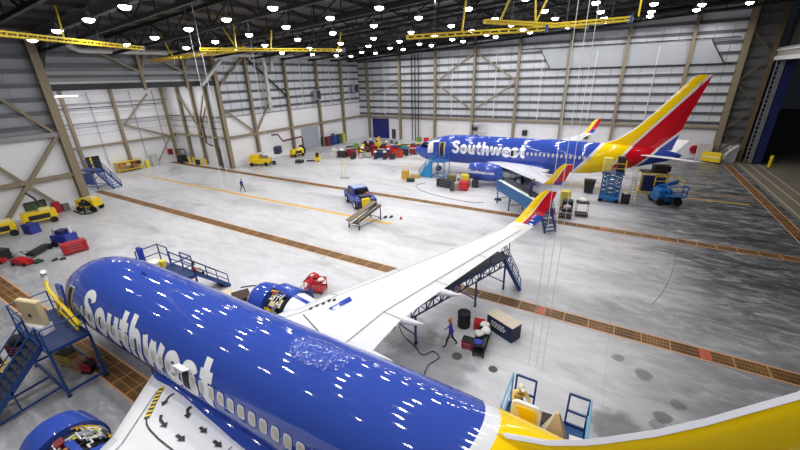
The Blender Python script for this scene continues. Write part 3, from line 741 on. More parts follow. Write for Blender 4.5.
        for s in (3.6, 6.0, 8.6):
            le, te, z, t = interp(WSEC, s); r = .24 if s < 10 else .18; m = MB()
            m.tube([(te - 1.9, sg * s, z - .2), (te - 1.2, sg * s, z - .26), (te - .2, sg * s, z - .2), (te + .6, sg * s, z - .12), (te + 1.05, sg * s, z - .04)], [.04, r * .9, r, r * .5, .02], 12).build('flap_track_fairing', WING, root, smooth=True)
        # winglet: chordwise bands of colour
        ws = [(16.3, 21.85, 23.25, 4.2, 0), (16.75, 22.05, 23.45, 4.3, .12), (17.15, 22.25, 23.65, 4.48, .4), (17.45, 22.5, 23.85, 4.82, .8), (17.62, 22.8, 24.05, 5.3, 1.1), (17.72, 23.05, 24.2, 5.75, 1.25), (17.8, 23.35, 24.35, 6.15, 1.3), (17.85, 23.65, 24.4, 6.45, 1.3)]
        m = MB(); fr = [0, .06, .2, .42, .46, .62, .8, 1.0]; rings = []
        for s, le, te, z, tilt in ws:
            c = te - le; nrm = Vector((0, -math.sin(tilt), math.cos(tilt)))
            mk = lambda f, q: Vector((le + c * f, s, z)) + nrm * q * c * .09 * 4 * (math.sqrt(f) * (1 - f) * .55)
            ring = [mk(f, .75) for f in fr] + [mk(f, -.5) for f in fr[::-1][1:-1]]; rings.append([(p.x, sg * p.y, p.z) for p in ring])
        m.loft(rings, cap=True); nR = len(rings[0]); k = 0
        for i in range(len(rings) - 1):
            for j in range(nR):
                f = fr[j] if j < len(fr) - 1 else fr[::-1][j - len(fr) + 2] if j - len(fr) + 2 < len(fr) else 0
                z = ws[i][3]
                if i == 0: c = 1
                elif f < .42: c = 0
                elif f < .45: c = 1
                elif z < 4.7 and f >= .6: c = 3
                else: c = 2
                m.mi[k] = c; k += 1
        m.build('winglet', [PYEL, W, PRED, PBLUE], root, smooth=40)
        engine(root, sg, near)
        # main gear
        g = MB(); g.cyl((17.0, sg * 2.9, .6), (17.0, sg * 2.7, 2.6), .14, n=12); g.bar((17.0, sg * 2.8, 1.0), (17.0, sg * 1.6, 2.3), .12); g.build('main_gear', SILVER, root)
        for d in (-.4, .4): wheel(root, (17.0, sg * 2.86 + d, .55), .55, .36)
    # markings on the port wing of the near airliner
    g = MB(); g.cyl((4.1, 0, .4), (4.0, 0, 2.0), .1, n=12); g.build('nose_gear', SILVER, root)
    for d in (-.22, .22): wheel(root, (4.1, d, .36), .36, .2)
    # fin: dorsal fillet, blade, silver leading edge
    def fin_rings(f0, f1, extra=0.0):
        rings = []
        for z, le, te, t in ((5.1, 25.2, 32.6, .3), (5.62, 26.0, 32.68, .3), (5.95, 26.9, 32.75, .31), (6.4, 27.58, 32.85, .33), (6.67, 27.91, 32.9, .34), (7.31, 28.63, 33.02, .34), (7.94, 29.22, 33.16, .33), (9.05, 30.14, 33.42, .3), (12.4, 32.65, 34.32, .17), (12.75, 32.95, 34.42, .13), (12.92, 33.3, 34.45, .06)):
            c = te - le; a = [(le + c * x, -y * t * 1.0 - extra, z) for x, y in AF if f0 <= x <= f1]; b = [(le + c * x, y * t * 1.0 + extra, z) for x, y in AF if f0 <= x <= f1]
            rings.append(a + b[::-1][(1 if f1 >= 1 else 0):-1 if f0 <= 0 else None])
        return rings
    m = MB(); m.loft(fin_rings(0, 1), cap=True); fn = m.build('fin', LIVERY, root, smooth=40)
    m = MB(); m.loft([[(p[0] - .02, p[1], p[2]) for p in r] for r in fin_rings(0, .03, .012)[1:]], cap=True); m.build('fin_leading_edge', mat('bare_leading_edge', rgb(226, 226, 236), .3), fn, smooth=60)
    rings = []
    for x, w_, z in () if 1 else ((25.2, .02, 5.45), (25.9, .07, 5.72), (26.6, .12, 6.08), (27.4, .16, 6.55), (28.2, .16, 7.02)):
        rings.append([(x, -w_, 5.0), (x, -w_ * .7, z - .1), (x, 0, z), (x, w_ * .7, z - .1), (x, w_, 5.0)])
    seam = MB(); seam.bar((32.0, -.24, 6.4), (33.7, -.085, 12.3), .03, .02); seam.build('rudder_seam', DARK, fn)
    # tailplane
    for sg in (-1, 1):
        rings = wing_rings([(.4, 29.2, 32.8, 4.45, .1), (1.2, 29.8, 33.0, 4.55, .1), (6.7, 33.4, 34.8, 5.3, .09), (6.9, 33.7, 34.8, 5.32, .06)], sg)
        m = MB(); m.loft(rings, cap=True).build('tailplane', WING, root, smooth=35)
    MB().cyl((33.4, 0, 4.57), (33.75, 0, 4.6), .12, .05, 10).build('tail_exhaust', STEEL, root)
    return root

def squeeze_nose(root, x0=7.4, k=.82):
    for c in kids(root):
        if c.type == 'MESH':
            for v in c.data.vertices:
                if v.co.x < x0: v.co.x = x0 - (x0 - v.co.x) * k
        squeeze_nose(c, x0, k)
near_plane = airliner('airliner', 'blue airliner with white lettering in front, engine cowls open and tail out of frame', 6.4, True)
far_plane = airliner('airliner', 'far blue airliner with whole red and yellow tail fin in view', 50.5, False)

# extra markings on the near airliner's port wing and starboard wing
port = [c for c in kids(near_plane) if c.name.startswith('wing.') or c.name == 'wing']
pw = [c for c in port if c.data.vertices[0].co.y < 0][0]; sw = [c for c in port if c.data.vertices[0].co.y > 0][0]
m = MB(); 
for k in range(16):
    m.m(k % 2); a = (lerp(13.6, 14.73, k / 16), lerp(2.0, 3.1, k / 16)); b = (lerp(13.6, 14.73, (k + 1) / 16), lerp(2.0, 3.1, (k + 1) / 16)); on_wing(m, [a, b], .17, -1, .03)
m.build('hazard_stripe', [YEL, DARK], pw)
MARK = mat('wing_marking_black', rgb(40, 42, 44), 0.5)
on_wing(MB(), dense([(14.73, 3.1), (15.0, 3.22), (15.3, 3.28), (15.9, 3.32), (16.8, 3.3), (19.2, 3.3)], 4), .05, -1, .03).build('walkway_line', MARK, pw)
def arrow(pts, w=.09):
    m = MB(); on_wing(m, dense(pts, 4), w, -1, .03); (x0, s0), (x1, s1) = pts[-2], pts[-1]
    d = Vector((x1 - x0, s1 - s0)).normalized(); a = Vector((-d.y, d.x)); e = Vector((x1, s1))
    wing_poly(m, [tuple(e + d * .2), tuple(e + a * .13 - d * .02), tuple(e - a * .13 - d * .02)], -1, .032); return m.build('walkway_arrow', MARK, pw)
ARROWS = []
arrow([(14.35, 1.95), (14.36, 2.15), (14.5, 2.36)], .07); arrow([(15.0, 2.75), (15.2, 2.88), (15.5, 2.92)], .09)
arrow([(15.5, 1.98), (15.52, 2.12), (15.75, 2.25)], .1); arrow([(16.26, 2.93), (16.5, 2.92)], .11); arrow([(16.59, 2.33), (16.78, 2.34)], .11); arrow([(17.42, 2.4), (17.64, 2.4)], .11)
# access holes, blue sealed slot and inboard seams on the starboard wing
m = MB(); wing_poly(m, [(16.2, 4.75), (16.5, 4.75), (16.95, 5.75), (16.62, 5.95)], 1, .03); m.build('blue_seal_panel', PBLUE, sw)
m = MB()
for x, s in ((15.84, 5.25), (15.35, 4.41), (15.5, 4.7), (15.7, 4.95), (16.05, 5.4)):
    wing_poly(m, [(x + .09 * math.cos(a), s + .11 * math.sin(a)) for a in [2 * PI * k / 10 for k in range(10)]], 1, .032)
m.build('access_hole', MARK, sw)
on_wing(MB(), dense([(15.3, 3.9), (17.2, 3.2), (18.0, 3.1)], 4), .05, 1, .03).build('panel_seam', MARK, sw)
# starboard doors of the near airliner standing open
m = MB(); m.loft([[(3.3, 2.15, 2.7), (3.3, 2.15, 4.7), (3.75, 2.2, 4.7), (3.75, 2.2, 2.7)], [(3.3, 2.3, 2.7), (3.3, 2.3, 4.7), (3.75, 2.35, 4.7), (3.75, 2.35, 2.7)]], cap=True)
m.build('service_door', PBLUE, near_plane)
def rrect(x0, x1, z0, z1, r):
    pts = []
    for cx, cz, a0 in ((x1 - r, z1 - r, 0), (x0 + r, z1 - r, PI / 2), (x0 + r, z0 + r, PI), (x1 - r, z0 + r, 1.5 * PI)):
        pts += [(cx + r * math.cos(a0 + k * PI / 8), cz + r * math.sin(a0 + k * PI / 8)) for k in range(5)]
    return pts
dr = MB().prism(rrect(25.8, 26.65, 2.95, 4.62, .2), 2.05, 2.15, 'xz').build('service_door', W, near_plane)
m = MB(); m.m(0); m.prism(rrect(25.94, 26.51, 3.1, 4.5, .14), 2.02, 2.049, 'xz'); m.m(1); m.prism([(25.96, 3.14), (26.26, 3.12), (25.96, 3.95)], 2.0, 2.015, 'xz'); m.m(2); m.prism([(26.26, 3.12), (26.42, 3.12), (25.98, 4.4), (25.96, 3.95)], 2.0, 2.015, 'xz')
m.build('door_livery', [PYEL, PRED, W], dr)
squeeze_nose(near_plane)
# ------------------------------------------------------------------ people
def skin_body(name, J, bones, mat_, parent, sub=1):
    """one continuous skinned surface from joints {name: (pos, radius)} and bones"""
    names = list(J); me = bpy.data.meshes.new(name)
    me.from_pydata([J[n][0] for n in names], [(names.index(a), names.index(b)) for a, b in bones], [])
    o = bpy.data.objects.new(name, me); COL.objects.link(o)
    o.modifiers.new('skin', 'SKIN'); me.skin_vertices  # layer made by the modifier
    if not me.skin_vertices: 
        bm = bmesh.new(); bm.from_mesh(me); bm.verts.layers.skin.verify(); bm.to_mesh(me); bm.free()
    for i, n in enumerate(names):
        r = J[n][1]; me.skin_vertices[0].data[i].radius = (r, r) if not isinstance(r, tuple) else r
    me.skin_vertices[0].data[0].use_root = True
    s = o.modifiers.new('sub', 'SUBSURF'); s.levels = sub; s.render_levels = sub
    dg = bpy.context.evaluated_depsgraph_get(); ev = bpy.data.meshes.new_from_object(o.evaluated_get(dg))
    bpy.data.objects.remove(o); bpy.data.meshes.remove(me)
    ev.materials.clear(); ev.materials.append(mat_) if not isinstance(mat_, list) else [ev.materials.append(x) for x in mat_]
    ev.polygons.foreach_set('use_smooth', [True] * len(ev.polygons))
    o = bpy.data.objects.new(name, ev); COL.objects.link(o); o.parent = parent
    return o
def person(label, loc, rz, shirt, trousers, head=None, hair=None, pose='walk', cap=None, vest=None, s=1.0):
    """stands facing local -y; one continuous body whose cloth areas are face materials, head and clothing details as parts"""
    root = thing('person', label, 'person', loc, rz); root.scale = (s, s, s)
    sh, tr = mat('cloth_%d_%d_%d' % shirt, rgb(*shirt), 0.85), mat('cloth_%d_%d_%d' % trousers, rgb(*trousers), 0.85)
    V = Vector
    J = {'pelvis': ((0, 0, .95), (.15, .115)), 'waist': ((0, .0, 1.1), (.145, .11)), 'chest': ((0, -.02, 1.3), (.175, .12)), 'neck0': ((0, -.02, 1.46), (.085, .08)), 'neck': ((0, -.03, 1.54), (.055, .055)),
         'shL': ((.17, -.02, 1.41), .075), 'shR': ((-.17, -.02, 1.41), .075)}
    if pose == 'walk':
        J.update({'elL': ((.25, .1, 1.14), .05), 'wrL': ((.27, -.02, .92), .035), 'elR': ((-.25, -.02, 1.14), .05), 'wrR': ((-.24, -.2, .97), .035),
                  'hipL': ((.1, -.02, .86), .095), 'knL': ((.1, -.2, .5), .062), 'anL': ((.1, -.26, .09), .042), 'toL': ((.11, -.44, .045), .04),
                  'hipR': ((-.1, .02, .86), .095), 'knR': ((-.1, .1, .5), .062), 'anR': ((-.1, .36, .14), .042), 'toR': ((-.11, .24, .04), .04)})
    elif pose == 'sit':
        J.update({'elL': ((.26, -.12, 1.16), .05), 'wrL': ((.16, -.34, 1.12), .035), 'elR': ((-.26, -.12, 1.16), .05), 'wrR': ((-.16, -.34, 1.1), .035),
                  'hipL': ((.11, -.06, .9), .1), 'knL': ((.14, -.46, .95), .065), 'anL': ((.13, -.5, .5), .042), 'toL': ((.14, -.68, .44), .04),
                  'hipR': ((-.11, -.06, .9), .1), 'knR': ((-.14, -.46, .95), .065), 'anR': ((-.13, -.5, .5), .042), 'toR': ((-.14, -.68, .44), .04)})
    else:  # work: standing, leaning forward, both arms out in front
        J.update({'chest': ((0, -.14, 1.27), (.175, .12)), 'neck0': ((0, -.2, 1.42), (.085, .08)), 'neck': ((0, -.24, 1.49), (.055, .055)), 'shL': ((.17, -.17, 1.38), .075), 'shR': ((-.17, -.17, 1.38), .075),
                  'elL': ((.25, -.34, 1.16), .05), 'wrL': ((.15, -.54, 1.1), .035), 'elR': ((-.25, -.34, 1.16), .05), 'wrR': ((-.14, -.55, 1.1), .035),
                  'hipL': ((.11, 0, .86), .095), 'knL': ((.14, -.05, .5), .062), 'anL': ((.15, 0, .09), .042), 'toL': ((.17, -.19, .045), .04),
                  'hipR': ((-.11, 0, .86), .095), 'knR': ((-.14, .02, .5), .062), 'anR': ((-.15, .07, .09), .042), 'toR': ((-.17, -.12, .045), .04)})
    B = [('pelvis', 'waist'), ('waist', 'chest'), ('chest', 'neck0'), ('neck0', 'neck'), ('chest', 'shL'), ('chest', 'shR'), ('shL', 'elL'), ('elL', 'wrL'), ('shR', 'elR'), ('elR', 'wrR'),
         ('pelvis', 'hipL'), ('hipL', 'knL'), ('knL', 'anL'), ('anL', 'toL'), ('pelvis', 'hipR'), ('hipR', 'knR'), ('knR', 'anR'), ('anR', 'toR')]
    body = skin_body('body', J, B, [sh, tr, BLACK, SKIN], root)
    me = body.data
    for p in me.polygons:
        z = p.center.z; y = p.center.y
        near = lambda n, r: (p.center - V(J[n][0])).length < r
        if near('toL', .15) or near('toR', .15) or near('anL', .07) or near('anR', .07): p.material_index = 2
        elif near('neck', .07) or near('wrL', .05) or near('wrR', .05): p.material_index = 3
        elif z < .99 and not any(near(n, .17) for n in ('wrL', 'wrR')): p.material_index = 1
        else: p.material_index = 0
    # head with face
    nk = V(J['neck'][0]); hc = nk + V((0, -.03, .14))
    rings = []
    for i in range(13):
        t = PI * (.03 + .94 * i / 12); z = -math.cos(t) * .125; w = math.sin(t) * (.078 if z > -.04 else .07); d = math.sin(t) * .098
        rings.append([(hc.x + w * math.cos(a), hc.y + d * math.sin(a) - (.012 if z < -.03 and math.sin(a) < 0 else 0), hc.z + z) for a in [2 * PI * k / 16 for k in range(16)]])
    m = MB(); m.loft(rings, cap=True); m.loft([[hc + V((-.014, -.094, .02)), hc + V((.014, -.094, .02)), hc + V((0, -.09, .035))], [hc + V((-.02, -.1, -.03)), hc + V((.02, -.1, -.03)), hc + V((0, -.125, -.022))]], cap=True)
    for sx in (-1, 1): m.ball(hc + V((sx * .08, .01, -.005)), .026, 6, .5, .8, 1.2)
    hd = m.build('head', SKIN, root, smooth=50)
    m = MB()
    for sx in (-1, 1): m.ball(hc + V((sx * .032, -.09, .015)), .012, 5)
    m.build('eye', BLACK, hd)
    MB().box(hc + V((0, -.099, -.06)), (.05, .012, .01)).build('mouth', mat('lip', rgb(150, 80, 76), .6), hd)
    if hair or cap:
        m = MB(); rings = []
        for i in range(7):
            t = PI / 2 * (i / 6); z = math.sin(t) * .1; r = math.cos(t)
            rings.append([(hc.x + (.086 * r + .002) * math.cos(a), hc.y + .012 + (.104 * r + .002) * math.sin(a), hc.z + .035 + z) for a in [2 * PI * k / 16 for k in range(16)]])
        m.loft(rings, cap=True)
        if cap: m.loft([[hc + V((-.06, -.08, .045)), hc + V((.06, -.08, .045)), hc + V((.05, -.19, .03)), hc + V((-.05, -.19, .03))], [hc + V((-.06, -.08, .057)), hc + V((.06, -.08, .057)), hc + V((.05, -.19, .042)), hc + V((-.05, -.19, .042))]], cap=True)
        c = cap or hair; m.build('cap' if cap else 'hair', mat('cloth_%d_%d_%d' % c, rgb(*c), .85), root, smooth=50)
    # hands: palm and five fingers curled
    for sd, n in ((1, 'wrL'), (-1, 'wrR')):
        w = V(J[n][0]); e = V(J['el' + n[2]][0]); d = (w - e).normalized(); sdv = V((sd, 0, 0)) - d * d.x * sd; sdv.normalize(); up = d.cross(sdv)
        m = MB(); m.tube([w, w + d * .05, w + d * .09], [.03, .04, .036], 8)
        for k, L_ in enumerate((.07, .08, .075, .058)):
            b = w + d * .08 + up * (-.03 + .02 * k); m.tube([b, b + d * L_ * .55, b + d * L_ * .8 - sdv * .025], [.0095, .009, .007], 6)
        b = w + d * .03 - up * .03; m.tube([b, b + d * .03 - up * .03, b + d * .06 - up * .035 - sdv * .01], [.012, .011, .008], 6)
        m.build('hand', SKIN, root, smooth=True)
    if vest:
        m = MB(); rings = []
        ch = V(J['chest'][0]); wa = V(J['waist'][0])
        for t, rx, ry in ((-.1, .19, .15), (.3, .2, .16), (.8, .215, .165), (1.2, .2, .15), (1.55, .12, .1)):
            c = wa.lerp(ch, t); rings.append([(c.x + rx * math.cos(a), c.y + ry * math.sin(a), c.z) for a in [2 * PI * k / 18 for k in range(18)]])
        m.loft(rings).build('vest', mat('cloth_%d_%d_%d' % vest, rgb(*vest), .85), root, smooth=True)
    return root
person('person walking alone on the open floor in a blue work shirt and dark trousers', (-41.5, 29.1, 0), PI * .55, (44, 50, 120), (30, 32, 44), hair=(40, 34, 30))
person('person in a purple-blue shirt walking past the black drum by the near wing', (-5.9, 14.75, 0), -PI * .35, (66, 56, 160), (30, 30, 38), hair=(196, 120, 70))
person('person in a red vest and white sleeves seated on the blue access stairs', (-23.0, 11.35, .72), PI * .95, (232, 228, 224), (40, 40, 56), hair=(50, 36, 30), pose='sit', vest=(206, 40, 50))
person('person in red shirt and blue jeans leaning into a red trolley beyond the near engine', (-15.75, 14.55, 0), PI * .95, (196, 30, 46), (70, 84, 150), cap=(236, 226, 214), pose='work')
person('person in a tan jacket on the lift platform by the aft service door', (-1.4, 9.5, 2.75), PI * .15, (236, 206, 130), (50, 60, 90), cap=(240, 236, 220), pose='work', vest=(238, 206, 96))
person('person in blue overalls standing on the dock under the far port wing', (-6.3, 34.7, 2.59), PI * .8, (40, 44, 110), (34, 38, 90), hair=(30, 26, 24), pose='work')
person('person in a white shirt crouched over equipment under the far airliner nose', (-17.2, 44.0, 0), PI * .3, (220, 214, 206), (60, 56, 56), hair=(60, 40, 34), pose='work')
# ------------------------------------------------------------------ lamps
LAMPB = mat('lamp_body', rgb(150, 150, 152), 0.4, 0.4)
LAMPE = mat('lamp_lens', rgb(250, 250, 255), 0.4, emit=(1, 0.98, 0.96), estr=26)
LAMP_W = 140
XS = (-44.2, -38.8, -33.3, -28.1, -22.8, -17.8, -13.0, -8.2, -3.8, 0.8, 5.2, 9.7)
ROWS = {14.0: (0, 5), 21.2: (0, 6), 27.4: (0, 7), 34.0: (0, 9), 41.7: (0, 10), 48.0: (0, 11), 53.9: (0, 12), 58.0: (0, 12)}
def lampz(x): return 19.5 + .05 * x
ALIGHT = bpy.data.lights.new('high_bay_and_added_light', 'AREA'); ALIGHT.shape = 'DISK'; ALIGHT.size = .62; ALIGHT.energy = LAMP_W; ALIGHT.color = (1.0, 0.985, 0.97)
def light_at(x, y):
    o = bpy.data.objects.new('high_bay_and_added_light', ALIGHT); COL.objects.link(o); o.location = (x, y, lampz(x) - .34)
proto = None
for y, (a, b) in ROWS.items():
    for i, x in enumerate(XS):
        if x < 5 or y > 50: light_at(x, y)
        if not a <= i < b: continue
        z = lampz(x)
        if proto is None:
            proto = thing('high_bay_lamp', 'round white high-bay lamp glowing under the dark roof trusses', 'lamp', (x, y, z), group='high-bay roof lamps')
            m = MB(); m.lathe([(.5, .05), (.45, .12), (.22, .15), (.14, .28), (0, .37), (-.02, .36), (.04, .3)], (0, 0, 0), 'z', 20); m.build('housing', LAMPB, proto, smooth=40)
            m = MB(); m.lathe([(0, .35), (-.1, .33), (-.18, .26), (-.23, .14), (-.25, .01)], (0, 0, 0), 'z', 20, cap=True); m.build('lens', LAMPE, proto, smooth=True)
            m = MB(); m.cyl((0, 0, .5), (0, 0, 1.6), .025, n=6); m.build('hanger', DARK, proto)
        else: dup(proto, (x, y, z))
for y in (65.5, 71.5): 
    for x in XS: light_at(x, y)
DIM = ALIGHT.copy(); DIM.energy = LAMP_W * .45  # dim extra rows, added between the lamp rows for glints on the fuselage
for y in (-6.5, .5, 3.9, 7.2, 10.6):
    for x in XS[3 if y in (3.9, 10.6) else 1:10]:
        light_at(x, y)
        if y in (3.9, 10.6): COL.objects[-1].data = DIM
for y in (21.5, 28, 34.5):
    for x in (-66.5, -60.5):
        light_at(x, y); COL.objects[-1].location.z = 13.2

# ------------------------------------------------------------------ yellow overhead telescoping booms
def boom(p, q, label, stays=(), w=.55, h=.5):
    w *= .5; h *= .45
    p, q = Vector(p), Vector(q); d = (q - p).normalized(); L_ = (q - p).length; a = Vector((-d.y, d.x, 0)).normalized(); u = Vector((0, 0, 1))
    root = thing('crane_boom', label, 'crane boom', (p.x, p.y, p.z - h))
    P = lambda t, i, j: d * t + a * (w / 2 * i) + u * (h * j)
    m = MB()
    for i in (-1, 1):
        for j in (0, 1): m.bar(P(0, i, j), P(L_, i, j), .08, .09)
    t = 0; st = .62
    while t < L_ - .01:
        for i in (-1, 1): m.bar(P(t, i, 0), P(t, i, 1), .08)
        for j in (0, 1): m.bar(P(t, -1, j), P(t, 1, j), .07)
        t += st
    m.build('truss_frame', BOOMY, root)
    for q in (.22, .78): e = P(L_ * q, 0, 1); MB().cyl(e, (e.x, e.y, roofz(p.x + e.x) - (p.z - h) - .3), .03, n=6).build('hanger_rod', DARK, root)
    m = MB(); e = P(L_, 0, .5); m.box(e, (.3, .3, .4)); m.build('end_box', BLUE, root)
    for s, (dx, dy, dz) in stays:
        b = d * s + u * h
        MB().bar(b, b + Vector((dx, dy, dz)), .1).build('stay', BOOMY, root)
    return root
boom((-27, 0.6, 16.5), (-36.9, 18.9, 16.5), 'yellow lattice boom at upper far left of the ceiling over the near nose', [(13.2, (-.5, .3, 2.0))])
boom((-51.0, 26.8, 16.3), (-32.5, 26.3, 16.6), 'yellow lattice boom crossing in front of the wall recess', [(5, (-1.6, 0, 2.4)), (16.8, (-2.6, 0, 3.4)), (16.8, (-.7, .8, 3.6))], .8, .62)
boom((-34.1, 22.4, 16.4), (-26.6, 33.7, 16.4), 'slim yellow lattice boom running from the recess toward the back corner', [(6.2, (.2, .2, 1.6)), (13, (.3, .3, 1.6))], .5, .42)
boom((-15.1, 27.0, 16.4), (-5.4, 28.4, 16.35), 'yellow lattice boom above the nose of the far airliner', [(4.2, (.2, .1, 2.2))], .55, .5)
boom((-8.4, 25.0, 16.66), (-3.4, 32.6, 16.62), 'short solid yellow boom with raised stay over the far fuselage', [(1.2, (2.6, -3.2, 3.4)), (4.2, (-.2, 0, 2)), (4.2, (.5, .3, 1.3))], .5, .36)
boom((-5.2, 28.7, 16.5), (-0.6, 28.7, 16.5), 'yellow lattice boom just ahead of the far tail fin tip', [(5.0, (.0, 0, 2.6))], .5, .4)
# hanging lines
CABLE = mat('white_rope', rgb(232, 232, 236), 0.6)
for (x, y, z0, lb) in ((-1.9, 15.0, 0.3, 'thin white rope hanging to the floor, closest of three to the wing dock'), (-1.56, 15.0, 0.3, 'middle of the three thin white ropes hanging by the near tail'), (-1.28, 15.0, 0.3, 'thin white rope hanging by the near tail, closest of three to the far tail'),
                       (-35.3, 22.5, 3.0, 'white rope hanging before the wall recess, first of a close pair'), (-34.1, 22.5, 3.0, 'white rope hanging before the wall recess, second of a close pair'), (-38.3, 31.6, 4, 'single white rope hanging past the end of the wide yellow boom')):
    tag(MB().cyl((0, 0, z0), (0, 0, roofz(x) - .4), .011 if y < 20 else .022, n=6).build('hanging_rope', CABLE, loc=(x, y, 0)), lb, 'rope')

# ------------------------------------------------------------------ builders of shop equipment
def caster(parent, x, y, r=.07):
    m = MB(); m.cyl((x - .025, y, r), (x + .025, y, r), r, n=12); m.bar((x, y, r), (x, y + .02, r * 2.3), .035); return m.build('caster', BLACK, parent)
def tool_chest(loc, rz, size, col, label, drawers=4, top=None, group=None, simple=False):
    w, d, h = size; c = mat('chest_%d_%d_%d' % col, rgb(*col), .35); root = thing('tool_chest', label, 'tool chest', loc, rz, group)
    MB().cbox((0, 0, .14 + (h - .14) / 2), (w, d, h - .14), .02).build('body', c, root)
    for i in (-1, 1):
        for j in (-1, 1): caster(root, i * (w / 2 - .08), j * (d / 2 - .08))
    hh = (h - .24) / drawers
    for k in range(drawers):
        dr = MB().box((0, -d / 2 - .012, .2 + hh * (k + .5)), (w - .08, .025, hh - .03)).build('drawer', c, root)
        if not simple: MB().bar((-w * .3, -d / 2 - .045, .2 + hh * (k + .78)), (w * .3, -d / 2 - .045, .2 + hh * (k + .78)), .025).build('handle', STEEL, dr)
    MB().box((0, 0, h + .012), (w + .02, d + .02, .03)).build('worktop', top or BLACK, root)
    MB().tube([(w / 2, -d / 2 + .06, h - .12), (w / 2 + .1, -d / 2 + .06, h - .1), (w / 2 + .1, d / 2 - .06, h - .1), (w / 2, d / 2 - .06, h - .12)], .018, 6).build('push_handle', STEEL, root)
    return root
def trolley(loc, rz, size, col, label, posts=True, name='trolley', cat='trolley'):
    w, d, h = size; c = mat('chest_%d_%d_%d' % col, rgb(*col), .4); root = thing(name, label, cat, loc, rz)
    for z in (.2, h):
        m = MB(); m.box((0, 0, z), (w, d, .03))
        for i in (-1, 1): m.box((i * w / 2, 0, z + .05), (.02, d, .1)); m.box((0, i * d / 2, z + .05), (w, .02, .1))
        m.build('tray', c, root)
    for i in (-1, 1):
        for j in (-1, 1):
            MB().bar((i * (w / 2 - .02), j * (d / 2 - .02), .14), (i * (w / 2 - .02), j * (d / 2 - .02), h + .1), .035).build('post', c, root); caster(root, i * (w / 2 - .05), j * (d / 2 - .05))
    return root
def lump(loc, r, col, label, name='rag_heap', cat='rags', sz=.6, seed=1, sy=1.0):
    rnd = random.Random(seed); m = MB(); n = 9; rings = []
    for i in range(n):
        t = PI * (.02 + .96 * i / (n - 1)); rings.append([(r * math.sin(t) * math.cos(a) * rnd.uniform(.75, 1.15), r * sy * math.sin(t) * math.sin(a) * rnd.uniform(.75, 1.15), max(0, r * sz * (1 - math.cos(t)) * rnd.uniform(.9, 1.1))) for a in [2 * PI * k / 12 for k in range(12)]])
    m.loft(rings, cap=True); return tag(m.build(name, mat('lump_%d_%d_%d' % col, rgb(*col), .85), smooth=True, loc=loc), label, cat)
def carton(loc, rz, size, col, label, name='carton', cat='box', lid=None):
    root = thing(name, label, cat, loc, rz); w, d, h = size
    MB().cbox((0, 0, h / 2), (w, d, h), .02).build('body', mat('carton_%d_%d_%d' % col, rgb(*col), .6), root)
    MB().box((0, 0, h + .015), (w + .03, d + .03, .03)).build('lid', lid or mat('carton_%d_%d_%d' % col, rgb(*col), .6), root); return root
def rail_run(root, pts, h=1.05, m_=BLUE, r=.03, mid=True, posts=True, name='guardrail'):
    P = [Vector(p) for p in pts]; u = Vector((0, 0, h)); m = MB()
    m.tube([p + u for p in P], r, 6)
    if mid: m.tube([p + u * .52 for p in P], r * .85, 6)
    if posts:
        for p in P: m.cyl(p, p + u, r, n=6)
    return m.build(name, m_, root)
def stair(root, p0, p1, w, n, m_=BLUE, tread=None, rails=True, r=.03):
    """flight from foot p0 to head p1 (in the root's frame)"""
    p0, p1 = Vector(p0), Vector(p1); d = p1 - p0; f = Vector((d.x, d.y, 0)).normalized(); a = Vector((-f.y, f.x, 0)) * w / 2
    for s in (-1, 1):
        MB().bar(p0 + a * s, p1 + a * s, .07, .24).build('stringer', m_, root)
        if rails:
            u = Vector((0, 0, .95)); m = MB(); m.tube([p0 + a * s, p0 + a * s + u * .9, p1 + a * s + u, p1 + a * s], r, 6); m.tube([p0 + a * s + u * .45, p1 + a * s + u * .5], r * .8, 6); mid = (p0 + p1) / 2 + a * s; m.cyl(mid, mid + u * .97, r, n=6); m.build('handrail', m_, root)
    for k in range(n):
        c = p0.lerp(p1, (k + .5) / n); ang = math.atan2(f.y, f.x)
        MB().box(c, (.28, w - .05, .05), rz=ang).build('step', tread or m_, root)
def frame_stand(root, x0, x1, y0, y1, z, m_=BLUE, deckm=DARK, legs=None, brace_=True, t=.09):
    MB().box(((x0 + x1) / 2, (y0 + y1) / 2, z - .04), (x1 - x0, y1 - y0, .06)).build('deck', deckm, root)
    m = MB()
    for y in (y0, y1): m.bar((x0, y, z - .09), (x1, y, z - .09), t, .16)
    for x in (x0, x1): m.bar((x, y0, z - .09), (x, y1, z - .09), t, .16)
    m.build('deck_frame', m_, root)
    for x in (x0, x1):
        for y in (y0, y1): MB().bar((x, y, .1), (x, y, z - .1), t).build('leg', m_, root); caster(root, x, y, .09)
    m = MB()
    for y in (y0, y1): m.bar((x0, y, .3), (x1, y, .3), t * .9)
    for x in (x0, x1): m.bar((x, y0, .3), (x, y1, .3), t * .9)
    if brace_:
        for y in (y0, y1): m.bar((x0, y, .3), (x1, y, z - .2), t * .6); 
    m.build('base_frame', m_, root)

